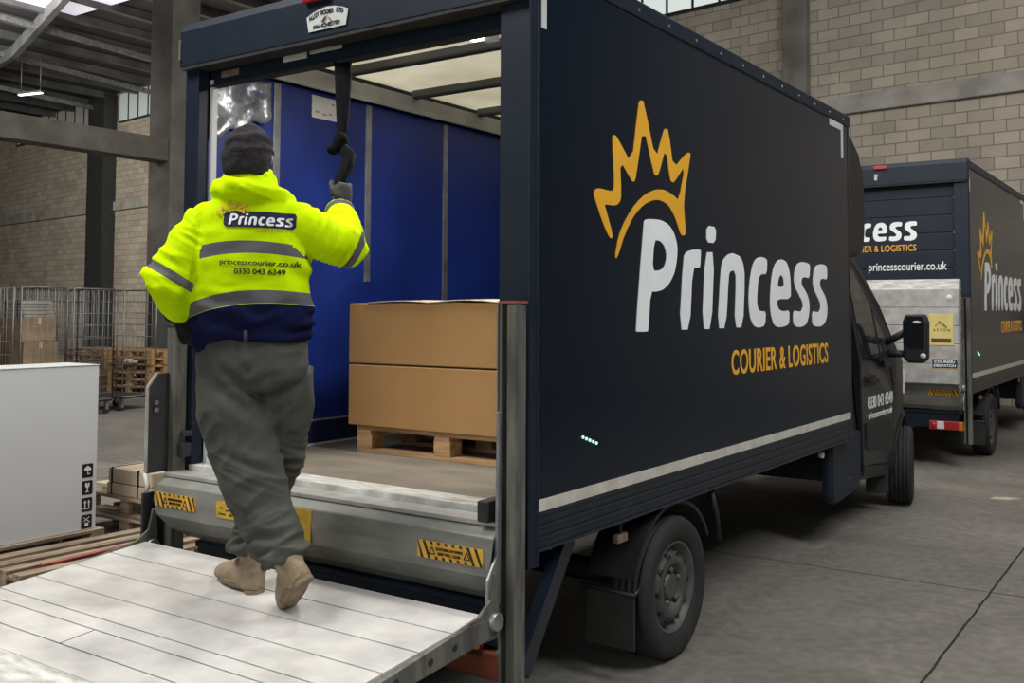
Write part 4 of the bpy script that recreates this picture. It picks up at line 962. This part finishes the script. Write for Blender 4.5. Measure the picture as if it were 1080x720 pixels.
# joints (metres: right of, ahead of and above the standing point)
HD = V3(.038, -.190, 1.728); NK = V3(.045, -.165, 1.60)
LS = V3(-.138, -.160, 1.445); RS = V3(.222, -.155, 1.455)
LE = V3(-.248, -.205, 1.255); LWr = V3(-.278, -.03, 1.145); LH = V3(-.275, .035, 1.07)
RE = V3(.385, -.045, 1.385); RWr = V3(.322, .095, 1.535); RH = V3(.308, .128, 1.605)
HL = V3(-.055, -.09, .93); HR = V3(.125, -.07, .93)
LL = [(V3(-.050, -.105, .90), .125), (V3(-.022, -.130, .76), .137), (V3(.020, -.135, .60), .122), (V3(.075, -.165, .46), .112), (V3(.135, -.20, .34), .098), (V3(.190, -.218, .25), .088), (V3(.216, -.230, .205), .090)]
RL = [(V3(.135, -.065, .90), .122), (V3(.128, -.02, .75), .122), (V3(.098, .045, .56), .104), (V3(.045, .095, .40), .092), (V3(-.005, .118, .25), .086), (V3(-.020, .112, .185), .086), (V3(-.022, .108, .155), .088)]
# --- the body underneath, one continuous surface
B = MB()
B.ball(HD, .074, .090, .100, 20, 14).ball(HD + V3(0, .045, -.055), .055, .055, .055)
B.ball(HD + V3(0, .098, -.018), .013, .022, .022, 10, 7)
B.ball(HD + V3(-.080, -.005, -.012), .012, .024, .034, 10, 7).ball(HD + V3(.080, -.005, -.012), .012, .024, .034, 10, 7)
B.ball(HD + V3(0, .088, -.062), .026, .012, .009, 10, 7)
B.ball(HD + V3(-.03, .080, .012), .018, .012, .008, 10, 7).ball(HD + V3(.03, .080, .012), .018, .012, .008, 10, 7)
B.tube([HD + V3(0, -.01, -.05), NK, V3(.04, -.15, 1.50)], [.060, .058, .075], 16)
B.rings([oval((.04, -.14, z), (1, 0, 0), (0, 1, 0), rx, ry) for z, rx, ry in ((.88, .13, .09), (1.0, .155, .105), (1.15, .15, .10), (1.35, .17, .11), (1.48, .15, .085), (1.53, .08, .06))])
for a, b, c, d in ((LS, LE, LWr, LH), (RS, RE, RWr, RH)):
    B.tube([a, a.lerp(b, .5), b], [.055, .052, .045], 12, round_ends=True); B.tube([b, b.lerp(c, .8)], [.040, .026], 12, round_ends=True)
for q in (LL, RL): B.tube([p for p, r in q[:-1]], [r * .62 for p, r in q[:-1]], 14, round_ends=False)
body = link('person', remesh(B, .008, 5), 'skin')
body.matrix_world = Tper
tag(body, 'person seen from behind in yellow high visibility jacket, walking into the open van', 'person')
drop(per)

# --- jacket
J = MB()
tors = [(1.00, .045, -.115, .215, .135), (1.05, .042, -.120, .232, .150), (1.10, .040, -.128, .236, .158), (1.18, .038, -.135, .230, .158), (1.28, .036, -.145, .226, .155), (1.36, .036, -.150, .224, .150), (1.43, .036, -.155, .218, .142), (1.48, .037, -.160, .200, .128), (1.525, .040, -.165, .165, .112), (1.565, .042, -.170, .125, .100), (1.60, .042, -.170, .100, .092)]
def tilt(x, z): return -.10 * (x - .04) * max(0, min(1, (1.42 - z) / .25))
rg = []
for z, cx, cy, rx, ry in tors:
    r = oval((cx, cy, z), (1, 0, 0), (0, 1, 0), rx, ry, 32, .86)
    rg.append([Vector((p.x, p.y, p.z - tilt(p.x, z))) for p in r])
J.rings(rg)
J.tube([V3(-.03, -.165, 1.490), LS, LS.lerp(LE, .35), LS.lerp(LE, .75), LE + V3(-.005, -.02, 0), LE.lerp(LWr, .45), LWr], [.085, .096, .094, .090, .092, .080, .064], 18, round_ends=True)
J.tube([V3(.11, -.160, 1.495), RS, RS.lerp(RE, .35), RS.lerp(RE, .75), RE + V3(.0, -.015, -.005), RE.lerp(RWr, .45), RWr], [.080, .092, .092, .088, .088, .074, .058], 18, round_ends=True)
# collar and folded hood
J.rings([oval((.043, -.168, z), (1, 0, 0), (0, 1, .0), rx, ry, 28) for z, rx, ry in ((1.53, .13, .115), (1.575, .115, .110), (1.615, .100, .104), (1.65, .082, .092), (1.675, .066, .080))])
J.tube([V3(-.075, -.12, 1.575), V3(-.062, -.215, 1.588), V3(-.0, -.262, 1.588), V3(.052, -.27, 1.585), V3(.11, -.255, 1.578), V3(.155, -.205, 1.560), V3(.17, -.11, 1.55)], [.030, .038, .045, .048, .045, .038, .03], 12, round_ends=True)
J.tube([V3(-.035, -.15, 1.632), V3(-.018, -.232, 1.642), V3(.04, -.255, 1.655), V3(.095, -.235, 1.642), V3(.115, -.15, 1.62)], [.022, .026, .03, .026, .022], 12, round_ends=True)
jm = remesh(J, .0075, 6)
def seg_t(p, a, b):
    d = b - a; t = max(0, min(1, (p - a).dot(d) / d.dot(d))); return t, (p - (a + d * t)).length
def on_arm(p):
    best = min((seg_t(p, a, b)[1] / r, i) for i, (a, b, r) in enumerate(((LS, LE, 1.0), (LE, LWr, 1.0), (RS, RE, 1.0), (RE, RWr, 1.0))))
    tx = ((p.x - .037) / .215) ** 2 + ((p.y + .15) / .15) ** 2
    return best[1] if best[0] < .118 and tx > 1.10 and not (p.z < 1.19 and p.x > .1) else -1
def fold(p, n):
    k = on_arm(p)
    if k >= 0:
        a, b = ((LS, LE), (LE, LWr), (RS, RE), (RE, RWr))[k]; d = (b - a).normalized()
        al = (p - a).dot(d); v = noise.noise(Vector((al * 26, p.x * 6, p.z * 6)) + Vector((k * 9, 0, 0)))
        return .011 * (1 - abs(v) * 2.2) * (.5 + .7 * min(1, abs(al) * 4)) - .003
    q = Vector((p.x * 5 + p.z * 2, p.y * 4, p.z * 9 - p.x * 6)); v = noise.noise(q); v2 = noise.noise(Vector((p.x * 12, p.y * 9, p.z * 22)))
    low = max(0, min(1, (1.25 - p.z) / .2)); hood = max(0, min(1, (p.z - 1.53) / .05))
    drape = .006 * v + .004 * v2 + low * .008 * math.sin(p.z * 85 + 5 * v + p.x * 10)
    side = max(0, abs(p.x - .037) - .11) / .1
    drape += .007 * min(1, side) * math.sin((p.x * .9 + p.z * .55) * 62 + 4 * v) * (1 if p.z > 1.1 else .3)
    return drape * (.5 + .5 * min(1, abs(p.x - .09) / .15 + (1 if p.z < 1.25 else 0))) + hood * .007 * (1 - 2.2 * abs(noise.noise(Vector((p.x * 8, p.y * 8, p.z * 30 + p.x * 8)))))
displace(jm, fold)
band = jm.attributes.new('band', 'FLOAT', 'POINT'); hem = jm.attributes.new('hem', 'FLOAT', 'POINT')
for i, v in enumerate(jm.vertices):
    p = v.co; k = on_arm(p); zz = p.z + tilt(p.x, p.z) + .55 * (p.x - .05) ** 2
    if k in (0, 2):
        a, b = ((LS, LE), None, (RS, RE))[k]; d = (b - a).normalized(); al = (p - a).dot(d) / (b - a).length
        band.data[i].value = .075 - abs(al - (.97 if k == 0 else 1.12))
        hem.data[i].value = -1
    elif k in (1, 3):
        a, b = (LE, LWr) if k == 1 else (RE, RWr); al = (p - a).dot((b - a).normalized()) / (b - a).length
        if k == 1: band.data[i].value = .075 - abs((p - LS).dot((LE - LS).normalized()) / (LE - LS).length - .97)
        else: band.data[i].value = .06 - abs(al - .98)
        hem.data[i].value = al - (1.02 if k == 1 else 1.05)
    else:
        band.data[i].value = max(.0235 - abs(zz - 1.368), .0245 - abs(zz - 1.180)); hem.data[i].value = 1.154 - zz
jk = link('jacket', jm, 'jacket', body)
bvh = BVHTree.FromPolygons([v.co.copy() for v in jm.vertices], [tuple(p.vertices) for p in jm.polygons])
def wrap(name, me, m, cx, cz, parent, lift=.0012, curve=0.0, slope=0.0):
    """lay flat lettering (XY mesh, centred) on the back of the jacket"""
    bm = bmesh.new(); bm.from_mesh(me); bmesh.ops.triangulate(bm, faces=bm.faces)
    for _ in range(2):
        long = [e for e in bm.edges if e.calc_length() > .02]
        if long: bmesh.ops.subdivide_edges(bm, edges=long, cuts=1); bmesh.ops.triangulate(bm, faces=bm.faces)
    bm.to_mesh(me); bm.free()
    z0 = min(v.co.z for v in me.vertices)
    for v in me.vertices:
        x, z, h = cx + v.co.x, cz + v.co.y + slope * v.co.x - curve * v.co.x ** 2, v.co.z - z0
        hit, nn, idx, dist = bvh.ray_cast(Vector((x, -.6, z)), Vector((0, 1, 0)))
        yy = hit.y if hit else -.30
        v.co = (x, yy - lift - h, z)
    return link(name, me, m, parent)
def centred(me, wd, ht, th): return fit(me, (-wd / 2, wd / 2, -ht / 2, ht / 2), th)
rc = []
for cx, cy, a0 in ((.118, .018, 0), (-.118, .018, 90), (-.118, -.018, 180), (.118, -.018, 270)):
    for j in range(5): t = R_(a0 + 90 * j / 4); rc.append((cx + .012 * math.cos(t), cy + .012 * math.sin(t)))
# a denser grid for the badge so that it follows the cloth
nx, nz = 40, 10
gv = []; gf = []
for i in range(nx + 1):
    for j in range(nz + 1):
        x = -.130 + .26 * i / nx; hh = .030 if abs(x) < .120 else .030 - .010 * ((abs(x) - .120) / .010) ** 2
        gv.append((x, -hh + 2 * hh * j / nz, 0))
for i in range(nx):
    for j in range(nz): a = i * (nz + 1) + j; gf.append((a, a + nz + 1, a + nz + 2, a + 1))
bdg = bpy.data.meshes.new('badge'); bdg.from_pydata(gv, [], gf)
LX, LZ = .106, 1.470
badge = wrap('back_badge', bdg, 'navy_cloth', LX, LZ, jk, .004, slope=-.03)
wrap('brand_lettering', centred(poly_mesh(WORD), .228, .044, .001), 'letter_white', LX + .004, LZ - .001, badge, .0056, slope=-.03)
wrap('crown_emblem', centred(poly_mesh(CROWN), .125, .060, .001), 'gold', LX - .105, LZ + .040, badge, .0062)
wrap('tagline_lettering', centred(text_mesh('COURIER & LOGISTICS', .0), .125, .010, .001), 'warn_dull', LX + .055, LZ - .040, badge, .003)
wrap('web_lettering', centred(text_mesh('princesscourier.co.uk', .012), .285, .026, .001), 'ink', .110, 1.306, jk, .003, slope=-.03)
wrap('phone_lettering', centred(text_mesh('0330 043 6349', .014), .180, .021, .001), 'ink', .113, 1.276, jk, .003, slope=-.02)

# --- trousers
Tm = MB()
Tm.rings([oval((.038, -.115, z), (1, 0, 0), (0, 1, 0), rx, ry, 28, .9) for z, rx, ry in ((1.09, .195, .125), (1.04, .200, .130), (.98, .208, .142), (.92, .210, .148), (.87, .200, .140), (.83, .16, .12))])
for q in (LL, RL): Tm.tube([p for p, r in q], [r for p, r in q], 20)
tm = remesh(Tm, .0072, 5)
def tfold(p, n):
    v = noise.noise(Vector((p.x * 6, p.y * 5, p.z * 5))); w_ = noise.noise(Vector((p.x * 9, p.y * 7, p.z * 16)) + Vector((7, 0, 0)))
    kn = math.exp(-((p.z - .52) / .10) ** 2); cf = math.exp(-((p.z - .22) / .12) ** 2); cr_ = math.exp(-((p.z - .84) / .07) ** 2 - ((p.x - .05) / .14) ** 2)
    d = .005 * v + .004 * w_ + .006 * (1 - 2.4 * abs(noise.noise(Vector((p.x * 10 + p.z * 4, p.y * 8, p.z * 11 - p.x * 7)))))
    d += kn * .011 * (1 - 2.2 * abs(noise.noise(Vector((p.x * 4 + p.z * 9, p.y * 4, p.z * 20 + p.x * 9)))))
    d += cf * .015 * (1 - 2.4 * abs(noise.noise(Vector((p.x * 7 + p.z * 8, p.y * 6, p.z * 30 - p.x * 14)) + Vector((3, 5, 0)))))
    d += cr_ * .007 * math.sin((p.z - abs(p.x - .06) * .9) * 75 + 3 * v)
    return d
displace(tm, tfold)
tr = link('trousers', tm, 'trousers', body)
MB().tube([V3(.06, -.272, 1.06), V3(.062, -.275, 1.02)], .008, 8, flat=.5).build('belt_loop', 'trousers', tr)

# --- beanie
bn = remesh(MB().rings([oval(HD + V3(0, -.009, .012 + .102 * math.sin(R_(a))), (1, 0, 0), (0, 1, 0), max(.004, .092 * math.cos(R_(a))), max(.005, .106 * math.cos(R_(a))), 28) for a in (0, 15, 30, 45, 60, 75, 86)]).rings([oval(HD + V3(0, c, z), (1, 0, 0), (0, 1, 0), r, q, 28) for z, r, c, q in ((-.088, .076, -.045, .062), (-.062, .088, -.045, .070), (-.02, .093, -.034, .084), (.012, .093, -.010, .107), (.03, .087, -.009, .102))]), .006, 3)
displace(bn, lambda p, n: .0032 * math.sin(p.z * 110 + 5 * noise.noise(Vector((p.x * 14, p.y * 14, p.z * 8)))) * (1 if p.z > 1.73 else .4) + .003 * noise.noise(p * 22))
link('beanie', bn, 'beanie', body)

# --- boots
def make_boot(Mx, name):
    A = MB(); Mx = Mx @ Matrix.Scale(1.07, 4)
    foot = [(-.060, .050, .030, .040), (-.050, .052, .040, .050), (-.03, .055, .046, .058), (.03, .055, .045, .056), (.09, .048, .048, .046), (.14, .040, .050, .038), (.185, .034, .042, .030), (.212, .028, .022, .018)]
    A.rings([oval((0, y, z), (1, 0, 0), (0, 0, 1), rx, rz, 20, .9) for y, z, rx, rz in foot])
    A.rings([oval((0, y, z), (1, 0, 0), (0, 1, 0), rx, ry, 20) for y, z, rx, ry in ((-.028, .012, .040, .060), (-.029, .04, .043, .063), (-.032, .09, .045, .062), (-.036, .125, .049, .060), (-.036, .16, .050, .060))])
    me = remesh(A, .006, 3); displace(me, lambda p, n: .003 * noise.noise(p * 30) + .002 * math.sin(p.z * 160 + p.y * 60) * (1 if p.z > .07 else 0))
    me.transform(Mx); bt = link(name, me, 'boot', body)
    S = MB()
    def outline(z, g):
        o_ = []
        for k in range(32):
            t = 2 * math.pi * k / 32; y = math.cos(t); x = math.sin(t)
            yy = .060 + (.150 + g) * y; o_.append(Vector((x * (.043 + .006 * max(0, min(1, (yy + .02) / .12)) + g), yy, z)))
        return o_
    S.rings([outline(.006, -.004), outline(.012, 0), outline(.026, .001), outline(.032, -.003)], smooth=False)
    S.rings([[Vector((x * .037, -.048 + .040 * y, z)) for x, y in [(math.sin(2 * math.pi * k / 20), math.cos(2 * math.pi * k / 20)) for k in range(20)]] for z in (-.006, .010)], smooth=False)
    sm = S.mesh('sole'); sm.transform(Mx); so = link('sole', sm, 'sole', bt)
    Lc = MB()
    for k in range(4):
        y = .075 - .028 * k; z = .095 + .016 * k
        Lc.tube([(-.030, y - .005, z - .004), (0, y, z + .010), (.030, y - .005, z - .004)], .003, 6)
    Lc.tube([(.02, .01, .15), (.045, .015, .14), (.055, .0, .11), (.05, .005, .085)], .0025, 6)
    lm = Lc.mesh('lace'); lm.transform(Mx); link('lace', lm, 'lace', bt)
    return bt
def frame(heel, fwd, up):
    f = Vector(fwd).normalized(); u = Vector(up); u = (u - f * u.dot(f)).normalized(); r = f.cross(u)
    return Matrix(((r.x, f.x, u.x, heel[0]), (r.y, f.y, u.y, heel[1]), (r.z, f.z, u.z, heel[2]), (0, 0, 0, 1)))
make_boot(frame((-.030, .105, .010), (-.66, .62, .012), (0, 0, 1)), 'boot')
make_boot(frame((.275, -.255, .112), (-.30, .62, -.50), (-.50, .10, .90)), 'boot')

# --- gloves
def finger(G, pts, r): G.tube(pts, r, 10, round_ends=True)
def fist(c, ax, out, m, back):
    """hand closed round a vertical strap at c; ax = strap direction, out = from strap to the palm side, back = toward the wrist"""
    G = MB(); ax = Vector(ax).normalized(); out = Vector(out).normalized(); tn = ax.cross(out).normalized(); c = Vector(c)
    def q(a, b, d): return c + ax * a + out * b + tn * d
    G.rings([oval(q(a, .030, 0), out, tn, rx, ry, 16) for a, rx, ry in ((-.050, .020, .030), (-.03, .026, .038), (0, .027, .042), (.03, .025, .040), (.046, .018, .03))])
    for k, L_ in enumerate((.9, 1.0, .96, .8)):
        a = .038 - .024 * k
        finger(G, [q(a, .034, .030), q(a, .018, .046 * L_ + .004), q(a + .001, -.016, .040), q(a + .002, -.032, .012), q(a + .003, -.024, -.016 * L_)], [.0118, .0115, .0108, .010, .0088])
    finger(G, [q(-.012, .030, -.032), q(.012, .012, -.044), q(.034, -.008, -.036), q(.046, -.020, -.020)], [.0135, .0125, .0115, .010])
    return G
G = fist(RH + V3(.004, .0, .012), (.0, .05, 1), (.75, -.5, -.1), 'glove_grey', None)
G.tube([RWr - (RH - RWr) * .2, RWr.lerp(RH, .5), RH + V3(.012, -.010, -.012)], [.044, .038, .034], 16)
gr = link('glove', remesh(G, .0045, 2), 'glove_grey', body)
MB().tube([RWr - (RH - RWr) * .05, RWr + (RH - RWr) * .22], [.048, .046], 20).build('glove_cuff', 'navy_cloth', gr)
G = MB()
dl = (LH - LWr).normalized()
def lq(a, b, d): return LH + dl * a + V3(.94, .30, .1) * b + V3(-.2, .95, -.1) * d
G.rings([oval(lq(a, 0, 0), V3(.94, .30, .1), V3(-.2, .95, -.1), rx, ry, 16) for a, rx, ry in ((-.085, .036, .034), (-.05, .038, .03), (-.01, .043, .024), (.03, .044, .022), (.045, .036, .018))])
for k, L_ in enumerate((.92, 1.0, .95, .78)):
    b = .033 - .022 * k
    finger(G, [lq(.038, b, 0), lq(.038 + .034 * L_, b * 1.05, .006), lq(.038 + .058 * L_, b * 1.05, .024), lq(.038 + .062 * L_, b, .044)], [.0118, .011, .0102, .009])
finger(G, [lq(-.02, .034, .008), lq(.004, .056, .020), lq(.026, .064, .032), lq(.044, .060, .040)], [.0135, .0125, .0115, .010])
gl = link('glove', remesh(G, .0045, 2), 'glove', body)
MB().tube([LWr - dl * .05, LWr + dl * .05], [.055, .046], 20).build('glove_cuff', 'navy_cloth', gl)
